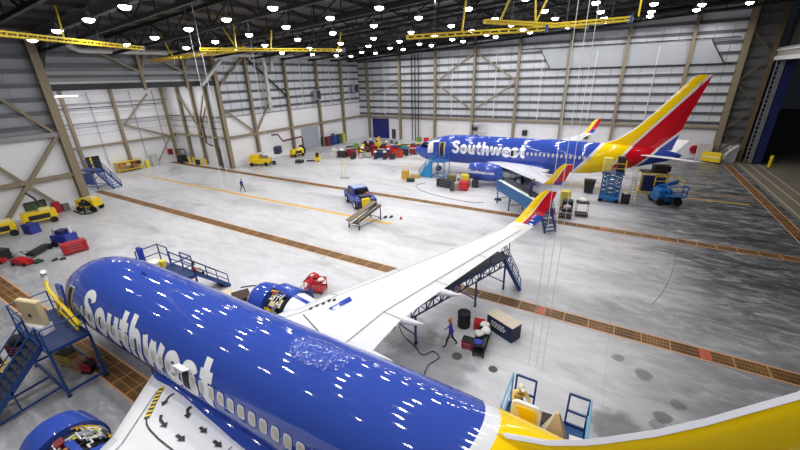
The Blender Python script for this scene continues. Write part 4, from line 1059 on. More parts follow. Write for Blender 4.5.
# ------------------------------------------------------------------ nose access stand on the port side
s = thing('access_stand', 'large dark blue access stand with stairs at the near airliner front door', 'access stand', (-22.2, 3.75, 0))
frame_stand(s, -1.9, 2.1, -.75, .75, 2.7, BLUE, mat('stand_deck', rgb(40, 58, 100), .6), brace_=False, t=.11)
rail_run(s, [(-1.9, .75, 2.7), (-1.9, -.75, 2.7), (0.0, -.75, 2.7)]); rail_run(s, [(1.5, -.75, 2.7), (2.1, -.75, 2.7), (2.1, .75, 2.7)]); rail_run(s, [(-1.9, .75, 2.7), (-1.2, .78, 2.7)])
stair(s, (.72, -3.45, .1), (.72, -.78, 2.65), 1.35, 11, BLUE, DARK, r=.035)
m = MB()
for x in (.05, 1.4): m.bar((x, -3.3, .12), (x, -.75, .3), .08); m.bar((x, -2.2, .2), (x, -2.2, 1.3), .06)
m.build('stair_base', BLUE, s)
m = MB(); m.tube([(-1.9, .9, 4.3), (-1.5, .78, 3.9), (1.3, .6, 3.5), (2.2, .55, 3.3)], .085, 8); m.tube([(-.6, .62, 2.8), (-.3, .66, 3.75)], .06, 8); m.tube([(-.9, .68, 3.2), (1.9, .5, 2.95)], .055, 8); m.build('padded_bumper', YEL, s, smooth=True)
MB().tube([(-1.9, .9, 4.2), (-1.95, .9, 4.6), (-1.6, .9, 4.9)], .12, 8).build('bumper_sleeve', W, s, smooth=True)
b = thing('cabinet', 'beige board-fronted cabinet with white base standing on the nose stand deck', 'cabinet', (-22.3, 3.4, 2.7), .3)
MB().cbox((0, 0, .22), (1.25, .5, .44), .02).build('base', W, b); MB().cbox((0, .05, 1.08), (1.3, .26, 1.28), .05).build('board', TAN, b); MB().cyl((0, -.1, .95), (0, -.12, .95), .09, n=16).build('dial', DARK, b)
for i in (-.35, .0, .35): MB().box((i, -.26, .22), (.28, .02, .34)).build('door', WING, b)
# goods on the floor below and beside it
carton((-23.7, 3.9, 0), .3, (.8, .6, .75), (214, 188, 120), 'tan wooden crate beneath the nose stand deck'); tool_chest((-22.7, 3.95, 0), .3, (.8, .5, .8), (220, 190, 70), 'yellow low tool chest beneath the nose stand', 3)
carton((-21.95, 4.1, 0), .2, (.5, .5, .55), (196, 150, 116), 'brown carton between the yellow chest and the red hose reel under the stand')
r = thing('hose_reel', 'red hose reel on the floor beneath the near fuselage by the trench', 'hose reel', (-21.25, 4.25, 0), .4)
MB().lathe([(-.2, .32), (-.2, .1), (.2, .1), (.2, .32)], (0, 0, .36), 'y', 20).build('drum', RED, r); MB().lathe([(-.15, .26), (0, .29), (.15, .26)], (0, 0, .36), 'y', 20).build('hose', BLACK, r); MB().bar((-.3, 0, .05), (.3, 0, .05), .5, .08).build('base', DARK, r)
tool_chest((-25.6, 3.0, 0), .5, (1.1, .6, .95), (120, 26, 34), 'dark red tool chest beyond the nose stand rails, cluttered with bags', 4)
lump((-25.6, 3.0, .98), .38, (36, 34, 42), 'heap of dark bags on the dark red chest by the nose stand', 'bag_heap', 'bags', seed=4)
carton((-26.2, 1.9, 0), .2, (.7, .5, .6), (60, 30, 36), 'maroon carton beside the dark red chest at the frame edge')
m = MB(); pts = [(.5 * math.cos(a) * (1 + .1 * k / 30), .4 * math.sin(a), .05 + .015 * k) for k, a in enumerate([k * .45 for k in range(34)])]
tag(m.tube(pts, .045, 6).build('coiled_hose', YEL, smooth=True, loc=(-24.8, 2.2, 0)), 'coiled yellow air hose on the floor by the nose stand', 'hose')

# ------------------------------------------------------------------ starboard nose stand
s = thing('access_stand', 'blue access stand with rails rising behind the near airliner nose', 'access stand', (-22.6, 9.4, 0))
frame_stand(s, -2.0, 1.7, -.6, .9, 2.7, BLUE, mat('stand_deck', rgb(40, 58, 100), .6), t=.09)
rail_run(s, [(-2.0, -.4, 2.7), (-2.0, .9, 2.7), (-.9, .9, 2.7)], 1.2, r=.04); rail_run(s, [(.55, .9, 2.7), (1.7, .9, 2.7)], 1.2, r=.04); rail_run(s, [(1.7, -.5, 2.7), (1.7, .9, 2.7)], 1.2, r=.04)
stair(s, (-.18, 3.6, .1), (-.18, .92, 2.65), 1.3, 11, BLUE, DARK, r=.04)
MB().bar((-.9, 3.6, .12), (.55, 3.6, .12), .12, .2).build('foot_bar', BLUE, s)
carton((-23.6, 9.5, 2.7), .2, (.7, .5, .55), (236, 230, 216), 'white box standing on the deck behind the near nose'); carton((-22.9, 9.6, 2.7), .1, (.3, .25, .7), (240, 216, 50), 'yellow upright canister on the deck behind the near nose', 'canister', 'canister')

# ------------------------------------------------------------------ wing docks
def dock(loc, rz, L_, label, z=2.35, top=mat('dock_deck', rgb(36, 44, 58), .7), m_=BLUE, w=1.3):
    s = thing('wing_dock', label, 'wing dock', loc, rz)
    MB().box((0, L_ / 2, z), (w, L_, .07)).build('deck', top, s)
    for x in (-w / 2, w / 2):
        m = MB(); m.bar((x, 0, z - .05), (x, L_, z - .05), .08, .14); m.bar((x, 0, z - .6), (x, L_, z - .6), .06, .08); y = 0; k = 0
        while y < L_ - .5:
            m.bar((x, y, z - (.05 if k % 2 else .6)), (x, y + .55, z - (.6 if k % 2 else .05)), .05); m.bar((x, y, z - .6), (x, y, z - .05), .05); y += .55; k += 1
        m.build('side_truss', m_, s)
    for y in (.3, L_ * .62, L_ - .3):
        for x in (-w / 2, w / 2): MB().bar((x, y, .12), (x, y, z - .6), .09).build('leg', m_, s); caster(s, x, y, .12)
        MB().bar((-w / 2, y, .6), (w / 2, y, .6), .06).build('tie_bar', m_, s)
    rail_run(s, [(w / 2, L_ - 2.0, z), (w / 2, L_, z)], 1.0, m_); rail_run(s, [(-w / 2, L_, z), (-w / 2, L_ - 1.1, z)], 1.0, m_)
    return s
dk = dock((-8.6, 14.0, 0), -math.atan2(2.45, 7.1), 8.65, 'blue wing dock with its dark deck under the near airliner starboard wing', 2.45, w=1.9)
stair(dk, (1.5, 9.35, .1), (.55, 8.55, 2.4), 1.1, 8, BLUE, mat('step_pale', rgb(150, 184, 204), .5))
fd = dock((-4.85, 33.9, 0), math.atan2(5.4, 6.0), 8.0, 'bright blue wing dock along the far airliner port wing front', 2.55, mat('dock_deck', rgb(36, 44, 58), .7), mat('dock_blue', rgb(22, 92, 150), .45), 1.6)
MB().box((-.83, 4.0, 2.0), (.06, 7.9, .95)).build('skirt_panel', mat('dock_blue', rgb(22, 92, 150), .45), fd)
MB().box((-.55, 4.0, 2.61), (.4, 7.9, .05)).build('kick_plank', W, fd)
stair(fd, (.0, -1.5, .1), (.0, -.05, 2.45), 1.1, 8, mat('dock_navy', rgb(26, 56, 110), .45), BLUE)

# ------------------------------------------------------------------ near the starboard wing
d = thing('drum', 'black steel drum standing by the near wing dock', 'drum', (-5.9, 16.7, 0))
MB().lathe([(0, .01), (0, .34), (.03, .36), (.29, .36), (.31, .38), (.33, .36), (.6, .36), (.62, .38), (.64, .36), (.9, .36), (.92, .38), (.95, .36), (.91, .33), (.9, .01)], (0, 0, 0), 'z', 28).build('shell', BLACK, d, smooth=30)
MB().lathe([(.91, .33), (.96, .25), (.96, .02)], (0, 0, 0), 'z', 24).build('lid', DARK, d)
c = carton((-3.75, 17.2, 0), -.42, (1.75, .8, .95), (30, 48, 82), 'long dark blue equipment chest with a cream top behind the near wing', 'equipment_chest', 'chest', mat('cream_top', rgb(226, 212, 190), .6))
m = MB(); rnd = random.Random(3)
for k in range(3):
    x = -.55
    while x < .3: w_ = rnd.uniform(.08, .2); m.box((x + w_ / 2, -.41, .68 - k * .13), (w_, .01, .07)); x += w_ + .05
m.build('stencil_lines', W, c)

carton((-5.05, 16.95, 0), .2, (.6, .5, .45), (196, 30, 40), 'red lidded box between the drum and the dark blue chest', lid=RED)
t = tool_chest((-5.05, 15.1, 0), .1, (.6, .5, .5), (186, 30, 40), 'small red tool box on the floor beside the loaded dark trolley', 2)
tr = trolley((-4.45, 15.6, 0), .12, (.6, 2.0, .7), (34, 36, 46), 'long dark trolley heaped with white bags beside the dark blue chest')
for k, (x, y, c_, lb) in enumerate(((-.1, .75, (240, 236, 230), 'white plastic bag at the chest end of the dark trolley'), (.15, .25, (244, 242, 236), 'white bag in the middle of the dark trolley'), (-.15, -.2, (214, 210, 206), 'grey-white bag toward the open end of the dark trolley'), (0.02, -.8, (60, 70, 170), 'blue folded cloth at the open end of the dark trolley'))):
    lump((-4.45 + x * .8, 15.6 + y * .9, .72), .27 if k < 3 else .24, c_, lb, 'bag' if k < 3 else 'folded_cloth', 'bag' if k < 3 else 'cloth', .55 if k < 3 else .25, seed=20 + k)
t = trolley((-16.2, 15.5, 0), .3, (1.3, .9, .8), (190, 30, 44), 'red flat-topped trolley in front of the person beyond the near engine')
lump((-16.4, 15.6, .82), .4, (180, 26, 40), 'red cloth bundle on the red trolley', 'cloth_bundle', 'cloth', .5, seed=31); lump((-15.75, 15.6, .82), .24, (238, 228, 218), 'white cloth bundle on the red trolley', 'cloth_bundle', 'cloth', .5, seed=32)
cr = carton((-18.6, 11.5, 0), -.5, (1.1, 1.0, 1.2), (60, 40, 34), 'open-topped dark brown crate behind the near fuselage', 'crate', 'crate', mat('carton_60_40_34', rgb(60, 40, 34), .6)); carton((-19.9, 11.3, 0), -.5, (.9, .8, 1.0), (226, 206, 176), 'pale tan crate beside the dark crate behind the near fuselage', 'crate', 'crate')
def hose(pts, r, m_, lb):
    P = [Vector(p) for p in pts]; out = []
    for i in range(len(P) - 1):
        p0, p1, p2, p3 = P[max(i - 1, 0)], P[i], P[i + 1], P[min(i + 2, len(P) - 1)]
        for k in range(6):
            t = k / 6; out.append(.5 * ((2 * p1) + (p2 - p0) * t + (2 * p0 - 5 * p1 + 4 * p2 - p3) * t * t + (3 * p1 - p0 - 3 * p2 + p3) * t**3))
    out.append(P[-1]); return tag(MB().tube(out, r, 6).build('hose', m_, smooth=True), lb, 'hose')
hose([(-17.6, 13.0, .04), (-18.6, 14.2, .04), (-20.4, 13.9, .04), (-21.2, 13.2, .04)], .04, DARK, 'dark air hose on the floor from the starboard stand to the engine')
hose([(-9.2, 14.9, .04), (-8.6, 14.3, .04), (-7.6, 13.8, .04), (-6.9, 13.4, .04), (-6.5, 13.9, .04), (-6.05, 13.6, .04), (-6.3, 12.9, .04), (-6.2, 12.2, .04)], .025, DARK, 'looping dark cable on the floor below the near wing root')
hose([(-3.4, 13.6, .03), (-1.8, 15.4, .03), (.4, 18.4, .03)], .02, DARK, 'thin dark cord trailing over the floor behind the small manhole') if 0 else None
hose([(3.57, 24.2, .02), (4.3, 26.5, .02), (5.1, 30.3, .02), (5.5, 34.6, .02)], .018, GREY, 'thin dark hose lying on the open floor before the far trench')
hose([(-21.8, 43.4, .03), (-22, 41, .03), (-18.5, 38.8, .03), (-13.5, 38.0, .03), (-12, 38.6, .03)], .04, GREY, 'grey air hose curving over the floor in front of the far nose')

# ------------------------------------------------------------------ lift stand at the aft service door
s = thing('lift_platform', 'light blue lift platform with open gate frames behind the near tail', 'lift platform', (-.5, 9.4, 0))
frame_stand(s, -1.25, 1.2, -.75, .75, 2.72, LBLUE, mat('platform_deck', rgb(30, 84, 140), .6), t=.09)
PALEB = mat('pale_blue_rail', rgb(120, 178, 220), .45)
for x0, x1, m_ in ((-1.1, -.46, BLUE), (.57, 1.16, BLUE)):
    m = MB(); h0 = 2.75; h1 = 4.0
    for a, b in (((x0, h0), (x0, h1)), ((x1, h0), (x1, h1)), ((x0, h1), (x1, h1)), ((x0, h0 + .55), (x1, h0 + .55)), ((x0, h0), (x1, h0))): m.bar((a[0], .75, a[1]), (b[0], .75, b[1]), .06)
    m.build('gate_frame', m_, s)
rail_run(s, [(-1.22, -.7, 2.72), (-1.22, .75, 2.72)], 1.28, PALEB); rail_run(s, [(1.18, -.7, 2.72), (1.18, .75, 2.72)], 1.28, PALEB)
tag(MB().loft([[(-.12, -.1, 0), (.12, -.1, 0), (.12, .1, 0), (-.12, .1, 0)], [(-.4, -.2, .5), (.35, -.2, .5), (.35, .2, .5), (-.4, .2, .5)], [(-.2, -.16, 1.0), (.2, -.16, 1.0), (.2, .16, 1.0), (-.2, .16, 1.0)], [(-.06, -.05, 1.5), (.03, -.05, 1.5), (.03, .05, 1.5), (-.06, .05, 1.5)]], cap=True).build('canvas_bag', mat('canvas_tan', rgb(224, 206, 172), .9), loc=(-.15, 9.0, 2.72), smooth=60), 'tall tan canvas bag on the lift platform by the near tail', 'bag')
carton((.45, 9.05, 2.72), .1, (.35, .3, .6), (240, 238, 232), 'white box beside the tan canvas bag on the lift platform')
carton((-.35, 9.75, 2.72), .1, (.5, .4, .3), (60, 44, 40), 'low dark brown box on the lift platform deck')
# ------------------------------------------------------------------ tow tractor and work stand in mid floor
t = thing('tow_tractor', 'blue aircraft tow tractor parked on the open floor between the airliners', 'tow tractor', (-24.5, 32.0, 0), .98)
TB = mat('tractor_blue', rgb(44, 54, 150), .3)
# local: x along its length, front at -y ... built along y, front toward -y
m = MB(); m.prism([(-2.3, .5), (-2.3, 1.15), (-1.1, 1.35), (2.3, 1.3), (2.3, .5)], -1.15, 1.15, 'yz'); m.build('body', TB, t)
m = MB(); m.loft([[(-1.0, -.7, 1.3), (1.0, -.7, 1.3), (1.0, 1.7, 1.3), (-1.0, 1.7, 1.3)], [(-.85, -.35, 2.0), (.85, -.35, 2.0), (.85, 1.45, 2.0), (-.85, 1.45, 2.0)]], cap=True); cb = m.build('cab', TB, t)
MB().loft([[(-.85, -.74, 1.38), (.85, -.74, 1.38), (.75, -.44, 1.92), (-.75, -.44, 1.92)], [(-.85, -.72, 1.38), (.85, -.72, 1.38), (.75, -.42, 1.92), (-.75, -.42, 1.92)]], cap=True).build('windscreen', GLASS, cb)
for sx in (-1, 1): MB().loft([[(sx * 1.02, -.4, 1.38), (sx * 1.02, 1.4, 1.38), (sx * .9, 1.3, 1.9), (sx * .9, -.2, 1.9)], [(sx * 1.0, -.4, 1.38), (sx * 1.0, 1.4, 1.38), (sx * .88, 1.3, 1.9), (sx * .88, -.2, 1.9)]], cap=True).build('side_window', GLASS, cb)
MB().cbox((0, .5, 2.03), (1.5, 1.5, .08), .03).build('roof_panel', mat('tractor_pale_roof', rgb(170, 180, 214), .4), cb)
for sx in (-1, 1):
    for y in (-1.45, 1.45):
        m = MB(); m.m(0); m.lathe([(-.16, .3), (-.16, .46), (-.1, .5), (.1, .5), (.16, .46), (.16, .3)], (sx * 1.08, y, .5), 'x', 20); m.m(1); m.lathe([(-.13, .02), (-.14, .3), (.14, .3), (.13, .02)], (sx * 1.08, y, .5), 'x', 14); m.build('wheel', [BLACK, W], t, smooth=30)
MB().cbox((0, -1.7, 1.42), (1.2, .9, .3), .05).build('engine_cover', mat('tractor_dark', rgb(46, 44, 70), .5), t)
MB().cbox((-.2, -2.5, .95), (.9, .4, .9), .06).build('front_weight', YEL, t)
MB().box((.55, -1.1, 1.5), (.3, .3, .22)).build('beacon_box', ORANGE, t)
MB().box((0, -2.36, .75), (2.1, .14, .4)).build('bumper', DARK, t)
s = thing('work_stand', 'wheeled steel work stand with sloping tan and brown boards in front of the blue tractor', 'work stand', (-20.4, 27.2, 0), -.12)
MB().box((-.35, 0, 1.3), (.65, 4.0, .1), rx=.22).build('top_board', mat('stand_tan_grey', rgb(128, 116, 96), .6), s); MB().box((.38, 0, 1.12), (.6, 3.8, .1), rx=.22).build('lower_board', mat('stand_brown', rgb(66, 54, 40), .6), s)
for x in (-.65, .7):
    for y in (-1.6, 1.6): MB().bar((x, y, .15), (x, y, (1.2 if x < 0 else 1.05) + y * .22), .07).build('leg', DARK, s); caster(s, x, y, .1)
m = MB()
for y in (-1.6, 1.6): m.bar((-.65, y, .3), (.7, y, .3), .05)
for x in (-.65, .7): m.bar((x, -1.6, .3), (x, 1.6, .3), .05)
m.build('base_frame', DARK, s); MB().tube([(.75, -1.6, .8), (.75, -1.6, 1.1), (.75, 1.6, 1.8), (.75, 1.6, 1.4)], .03, 6).build('side_rail', STEEL, s)
def chock(x, y, rz, c, lb): 
    r = thing('wheel_chock', lb, 'wheel chock', (x, y, 0), rz); MB().prism([(-.14, 0), (.14, 0), (.04, .18), (-.04, .18)], -.2, .2, 'xz').build('block', mat('chock_%d_%d_%d' % c, rgb(*c), .6), r); MB().tube([(0, .2, .14), (.1, .35, .05), (0, .55, .02)], .02, 6).build('rope', CABLE, r)
chock(-19.5, 29.5, 0, (30, 34, 32), 'dark wheel chock on the floor, nearer of a pair to the tan work stand'); chock(-19.0, 29.9, 0, (34, 50, 40), 'dark green wheel chock just past the first beside the yellow line'); chock(-17.9, 30.0, .5, (190, 60, 50), 'red and black wheel chock, farthest from the tan work stand')

# ------------------------------------------------------------------ open floor near the left wall
tool_chest((-39.4, 10.2, 0), PI / 2 - .15, (1.7, .9, .95), (186, 26, 34), 'big red tool chest alone on the floor between near nose and left wall', 3, RED)
g = thing('ground_cart', 'blue ground cart with grey fittings behind the big red tool chest', 'ground cart', (-42.2, 10.5, 0), .4)
MB().cbox((0, 0, .75), (1.6, 1.2, .7), .06).build('body', TB, g); MB().cbox((-.2, .1, 1.25), (.8, .8, .34), .04).build('hood', mat('cart_navy', rgb(34, 40, 90), .5), g)
for x in (-.55, .55):
    for y in (-.55, .55): m = MB(); m.cyl((x, y - .08, .28), (x, y + .08, .28), .28, n=16); m.build('wheel', BLACK, g)
MB().tube([(-.8, 0, .5), (-1.7, 0, .3)], .05, 6).build('tow_bar', STEEL, g); MB().cyl((.5, .3, 1.1), (.5, .3, 1.7), .12, n=12).build('canister', W, g); MB().cyl((-.55, -.3, 1.1), (-.55, -.3, 1.65), .1, n=12).build('canister', SILVER, g)
b = thing('hand_truck', 'tall black-green hand truck lying on the floor near the red floor jack', 'hand truck', (-42.2, 8.6, 0), -.9); MB().box((0, 0, .3), (2.0, .7, .25)).build('bed', mat('black_green', rgb(34, 44, 40), .6), b); MB().tube([(1.0, -.3, .3), (1.4, -.3, .8), (1.4, .3, .8), (1.0, .3, .3)], .03, 6).build('handle', DARK, b)
for y in (-.4, .4): MB().cyl((-.7, y - .05, .17), (-.7, y + .05, .17), .17, n=14).build('wheel', BLACK, b)
for x, y, rz, lb in ((-40.6, 7.0, .4, 'red floor jack on the floor beside the black-green hand truck'), (-42.9, 5.8, .9, 'red floor jack at the very edge of the frame by the left wall')):
    j = thing('floor_jack', lb, 'jack', (x, y, 0), rz); MB().prism([(-.7, .1), (-.7, .5), (-.2, .62), (.8, .3), (.8, .1)], -.3, .3, 'xz').build('body', RED, j); MB().cyl((-.4, 0, .5), (-.4, 0, .9), .14, n=14).build('ram', STEEL, j); MB().tube([(.7, 0, .35), (1.5, 0, .75)], .035, 6).build('handle', BLACK, j)
    for u in (-.5, .55):
        for v in (-.34, .34): MB().cyl((u, v - .04, .13), (u, v + .04, .13), .13, n=12).build('wheel', BLACK, j)
carton((-43.4, 6.4, 0), .3, (1.2, 1.0, .9), (34, 32, 36), 'black case behind the red floor jack at the frame edge', lid=DARK)
chock(-39.0, 8.6, .4, (30, 32, 32), 'dark wheel chock on the floor, nearer to the near nose'); chock(-38.6, 9.0, -.3, (36, 38, 38), 'dark wheel chock on the floor, nearer to the big red tool chest')
carton((-40.0, 7.75, 0), .2, (.8, .5, .12), (40, 70, 54), 'flat dark green tray beside the red floor jack')
def yellow_cart(loc, rz, label, L_=2.6, mast=True):
    g = thing('ground_power_cart', label, 'ground power cart', loc, rz)
    MB().cbox((0, 0, .95), (L_, 1.3, .9), .08).build('housing', YEL, g); MB().box((0, -.66, .9), (L_ * .6, .02, .5)).build('grille', DARK, g); MB().cbox((L_ * .2, 0, 1.52), (.9, .8, .26), .05).build('control_box', mat('pale_yellow', rgb(236, 226, 150), .5), g)
    for x in (-L_ * .36, L_ * .36):
        for y in (-.6, .6): m = MB(); m.cyl((x, y - .1, .33), (x, y + .1, .33), .33, n=18); m.build('wheel', BLACK, g)
    MB().tube([(-L_ / 2, 0, .5), (-L_ / 2 - 1.1, 0, .4)], .05, 6).build('tow_bar', YEL, g)
    if mast: MB().tube([(.3, .5, 1.4), (.2, .5, 2.6), (-.3, .5, 3.4)], .09, 8).build('exhaust_mast', DARK, g)
    return g
yellow_cart((-51.6, 11.6, 0), PI / 2 - .2, 'yellow power cart with a dark mast before the near left wall', 2.8)
yellow_cart((-50.4, 8.3, 0), PI / 2 - .2, 'low yellow cart cut by the frame edge beside the masted power cart', 2.2, False)
carton((-49.0, 10.1, 0), .3, (1.1, .9, .95), (46, 58, 140), 'blue bin in front of the two yellow carts by the left wall', 'bin', 'bin')
g = yellow_cart((-52.0, 16.2, 0), .5, 'yellow cart with black hoses draped over it by the big recess column', 2.2, False)
hose([(-50.9, 15.2, .1), (-51.0, 15.3, 1.0), (-51.4, 15.5, 1.5), (-51.0, 16.0, .9), (-50.6, 16.2, .1), (-50.4, 15.4, .08), (-50.9, 14.9, .08), (-51.3, 14.4, .6)], .1, BLACK, 'thick black hose coiled over the yellow cart at the recess column')
b = thing('notice_board', 'framed green and dark notice board low on the left wall behind the yellow carts', 'notice board', (XL + .1, 12.5, .1)); MB().box((0, 0, .75), (.06, 1.7, 1.5)).build('panel', mat('board_green', rgb(70, 84, 56), .6), b)
m = MB()
for z in (0, 1.5): m.box((.04, 0, z + .02), (.08, 1.8, .1))
for y in (-.88, .88): m.box((.04, y, .75), (.08, .1, 1.5))
m.build('frame', DARK, b); MB().box((.04, -.2, .35), (.03, .5, .35)).build('paper_notice', W, b); MB().box((.04, .25, .85), (.03, .7, .4)).build('green_poster', GREEN, b)
carton((-54.5, 13.95, 0), 0, (.5, .7, 1.2), (172, 26, 50), 'crimson cabinet against the left wall beside the green notice board', 'cabinet', 'cabinet'); carton((-54.5, 14.75, 0), 0, (.5, .6, .8), (120, 118, 116), 'grey box between the crimson cabinet and the recess column')

# ------------------------------------------------------------------ inside the recess
s = thing('access_stand', 'blue stair stand at the mouth of the wall recess by the big column', 'access stand', (-62.5, 21.6, 0), .35)
frame_stand(s, -2.6, .2, -.8, .8, 2.6, BLUE, BLUE); rail_run(s, [(.2, .8, 2.6), (-2.6, .8, 2.6), (-2.6, -.8, 2.6), (.2, -.8, 2.6)]); stair(s, (2.7, 0, .1), (.3, 0, 2.6), 1.3, 9, BLUE, LBLUE, r=.05); MB().box((-1.2, -.8, 1.4), (2.4, .05, 1.6)).build('side_panel', BLUE, s)
b = thing('notice_board', 'black noticeboard with yellow strip on the recess wall behind the blue stairs', 'notice board', (XREC + .12, 24.5, .6)); MB().box((0, 0, 1.3), (.08, 1.8, 2.6)).build('panel', BLACK, b); MB().box((.06, -.3, 1.3), (.03, .25, 2.4)).build('stripe', YEL, b)
tag(MB().box((0, 0, 1.7), (.1, 2.2, 3.4)).build('blue_panel', mat('steel_blue_panel', rgb(84, 108, 148), .5), loc=(XREC + .1, 21.4, 0)), 'steel-blue panel on the recess wall beside the big column', 'panel')
s = thing('storage_rack', 'long yellow storage rack of tan parts against the recess wall', 'rack', (-70.2, 28.9, 0))
for y in (-1.8, 1.8):
    for x in (-.5, .5): MB().bar((x, y, 0), (x, y, 1.7), .1).build('post', YEL, s)
for z in (.35, 1.0, 1.65): m = MB(); m.box((0, 0, z), (1.1, 3.7, .07)); m.build('shelf', YEL, s)
for k, (y, c, lb) in enumerate(((-1.2, (170, 120, 70), 'brown parts box on the yellow rack, end nearer the big column'), (-.3, (214, 190, 130), 'tan parts box on the yellow rack, second from the big column'), (.6, (150, 60, 40), 'rust-red parts box on the yellow rack'), (1.3, (60, 46, 40), 'dark parts box on the yellow rack, end nearer the white cabinet'))): carton((-69.95, 28.9 + y, 1.04), 0, (.8, .7, .45), c, lb, 'parts_box', 'box')
carton((-70.2, 33.0, 0), 0, (.8, 1.0, 2.0), (190, 196, 190), 'tall grey-green cabinet in the recess past the yellow rack', 'cabinet', 'cabinet'); carton((-70.0, 31.6, 0), 0, (.6, .5, 1.2), (236, 226, 60), 'yellow bin between rack and grey-green cabinet in the recess', 'bin', 'bin')
b = thing('hose_cabinet', 'red fire hose cabinet on the white recess wall', 'fire cabinet', (XREC + .06, 36.4, 1.3)); MB().cbox((.12, 0, .6), (.2, .8, 1.0), .03).build('box', RED, b); MB().box((.23, 0, .6), (.03, .6, .7)).build('door', DRED, b)
f = thing('forklift', 'black and yellow machine in the far inner corner of the recess', 'forklift', (-68.6, 37.0, 0), -.2)
MB().cbox((0, 0, .8), (1.8, 1.0, 1.0), .08).build('body', BLACK, f); MB().cbox((-.9, 0, .9), (.5, .9, .9), .05).build('counterweight', YEL, f)
for y in (-.4, .4): MB().bar((1.0, y, .1), (.9, y, 2.6), .12).build('mast', DARK, f); MB().bar((1.0, y, .12), (2.0, y, .1), .14, .06).build('fork', DARK, f)
m = MB()
for x in (-.6, .5):
    for y in (-.5, .5): m.bar((x, y, 1.2), (x, y, 2.3), .07)
m.box((-.05, 0, 2.33), (1.3, 1.1, .07)); m.build('overhead_guard', BLACK, f)
for x in (-.6, .65):
    for y in (-.55, .55): MB().cyl((x, y - .1, .3), (x, y + .1, .3), .3, n=14).build('wheel', BLACK, f)
# bollards along the recess end wall
bl = ['yellow bollard by the recess end wall, closest to the inner corner', 'yellow bollard by the recess end wall, second from the inner corner', 'yellow bollard by the recess end wall, third from the inner corner', 'yellow bollard by the recess end wall, closest to the drop pipe']
for (x, lb) in zip((-66.4, -65.0, -62.8, -61.4), bl):
    b = thing('bollard', lb, 'bollard', (x, 37.0, 0)); MB().cyl((0, 0, 0), (0, 0, 1.15), .17, n=14).build('post', YEL, b); MB().ball((0, 0, 1.15), .17, 8, 1, 1, .6).build('cap', YEL, b)
carton((-63.9, 37.0, 0), 0, (.7, .5, .8), (40, 44, 70), 'dark blue bin between the recess bollards', 'bin', 'bin')
tag(MB().tube([(-60.3, 37.2, 8.2), (-60.3, 37.2, 4.0), (-59.4, 37.2, 3.7), (-57.0, 36.9, 3.6), (-56.7, 36.9, 3.4), (-56.6, 36.9, .05)], .14, 10).build('drop_pipe', mat('rust_pipe', rgb(84, 56, 44), .6), smooth=True), 'rust-brown drop pipe stepping down beside the recess end column', 'pipe')

# ------------------------------------------------------------------ along the left wall toward the corner
l = thing('boom_lift', 'yellow boom lift with dark operator basket parked by the left wall', 'boom lift', (-52.6, 41.4, 0), .55)
MB().cbox((0, 0, .85), (3.4, 1.9, .8), .1).build('chassis', YEL, l); MB().cbox((-.9, 0, 1.5), (1.3, 1.6, .7), .1).build('turntable', YEL, l); MB().cbox((1.0, -.5, 1.45), (.9, .7, .5), .05).build('hood', mat('lift_grey_tan', rgb(130, 124, 90), .5), l)
for x in (-1.2, 1.2):
    for y in (-.95, .95): MB().cyl((x, y - .12, .34), (x, y + .12, .34), .34, n=18).build('wheel', BLACK, l)
MB().bar((-.8, .2, 1.8), (2.6, .5, 2.6), .3, .35).build('boom', W, l)
k = MB(); k.box((3.1, .5, 1.9), (.9, 1.5, .08))
for x in (2.65, 3.55):
    for y in (-.25, 1.25): k.bar((x, y, 1.9), (x, y, 3.0), .06)
k.box((3.1, .5, 3.0), (.95, 1.55, .07)); k.box((3.55, .5, 2.45), (.06, 1.5, 1.0)); k.box((3.1, -.25, 2.45), (.9, .06, 1.0)); k.build('basket', mat('basket_slate', rgb(46, 52, 84), .6), l)
MB().box((-1.75, .4, 1.2), (.25, .8, .5)).build('tail_lamp_box', RED, l); MB().box((2.2, .2, .3), (.5, .5, .6)).build('jack_leg', DARK, l)
g = yellow_cart((-52.2, 49.6, 0), PI / 2 - .2, 'yellow and black compressor cart beside the roll-up door', 2.4, False)
MB().tube([(.6, .2, 1.5), (1.2, .2, 1.9), (1.9, .2, 1.2), (1.9, .2, .3)], .2, 8).build('exhaust_hose', BLACK, g)
tag(MB().tube([(-54.2, 46.0, 4.4), (-54.2, 47.4, 4.3), (-54.2, 48.4, 3.0), (-54.2, 53.2, 3.1), (-54.2, 53.4, 2.8), (-54.2, 53.4, .0)], .15, 10).build('drop_pipe', mat('rust_pipe2', rgb(110, 52, 44), .6), smooth=True), 'red-brown drop pipe framing the yellow compressor by the roll-up door', 'pipe')
f = thing('pallet_truck', 'small yellow and black pallet truck out on the floor before the roll-up door', 'pallet truck', (-45.4, 47.8, 0), .5)
MB().cbox((0, 0, .75), (.9, .9, 1.1), .1).build('body', YEL, f); MB().box((0.1, -.3, 1.2), (.5, .5, .7)).build('battery', BLACK, f)
for y in (-.3, .3): MB().bar((-.4, y, .15), (-2.0, y, .15), .2, .1).build('fork', DARK, f)
MB().tube([(.4, 0, 1.1), (.8, 0, 1.7)], .04, 6).build('tiller', BLACK, f); MB().cyl((.2, -.35, .2), (.2, .35, .2), .2, n=14).build('wheel', BLACK, f)
carton((-47.6, 45.6, 0), .3, (1.3, 1.0, .45), (58, 58, 60), 'low dark grey pallet box beside the small pallet truck')
for y, z, lb in ((59.2, 10.6, 'grey unit heater high on the left wall beside a column'), (72.0, 11.4, 'grey unit heater high on the left wall by the back corner')):
    h = thing('unit_heater', lb, 'heater', (XL + 1.05, y, z)); MB().cbox((0, 0, 0), (1.0, 1.3, 1.8), .04).build('cabinet', mat('heater_grey', rgb(150, 158, 168), .5), h); MB().box((.52, 0, 0), (.04, 1.1, 1.5)).build('louvre', DARK, h); MB().bar((-.78, 0, .7), (-.4, 0, .7), .1).build('bracket', DARK, h)
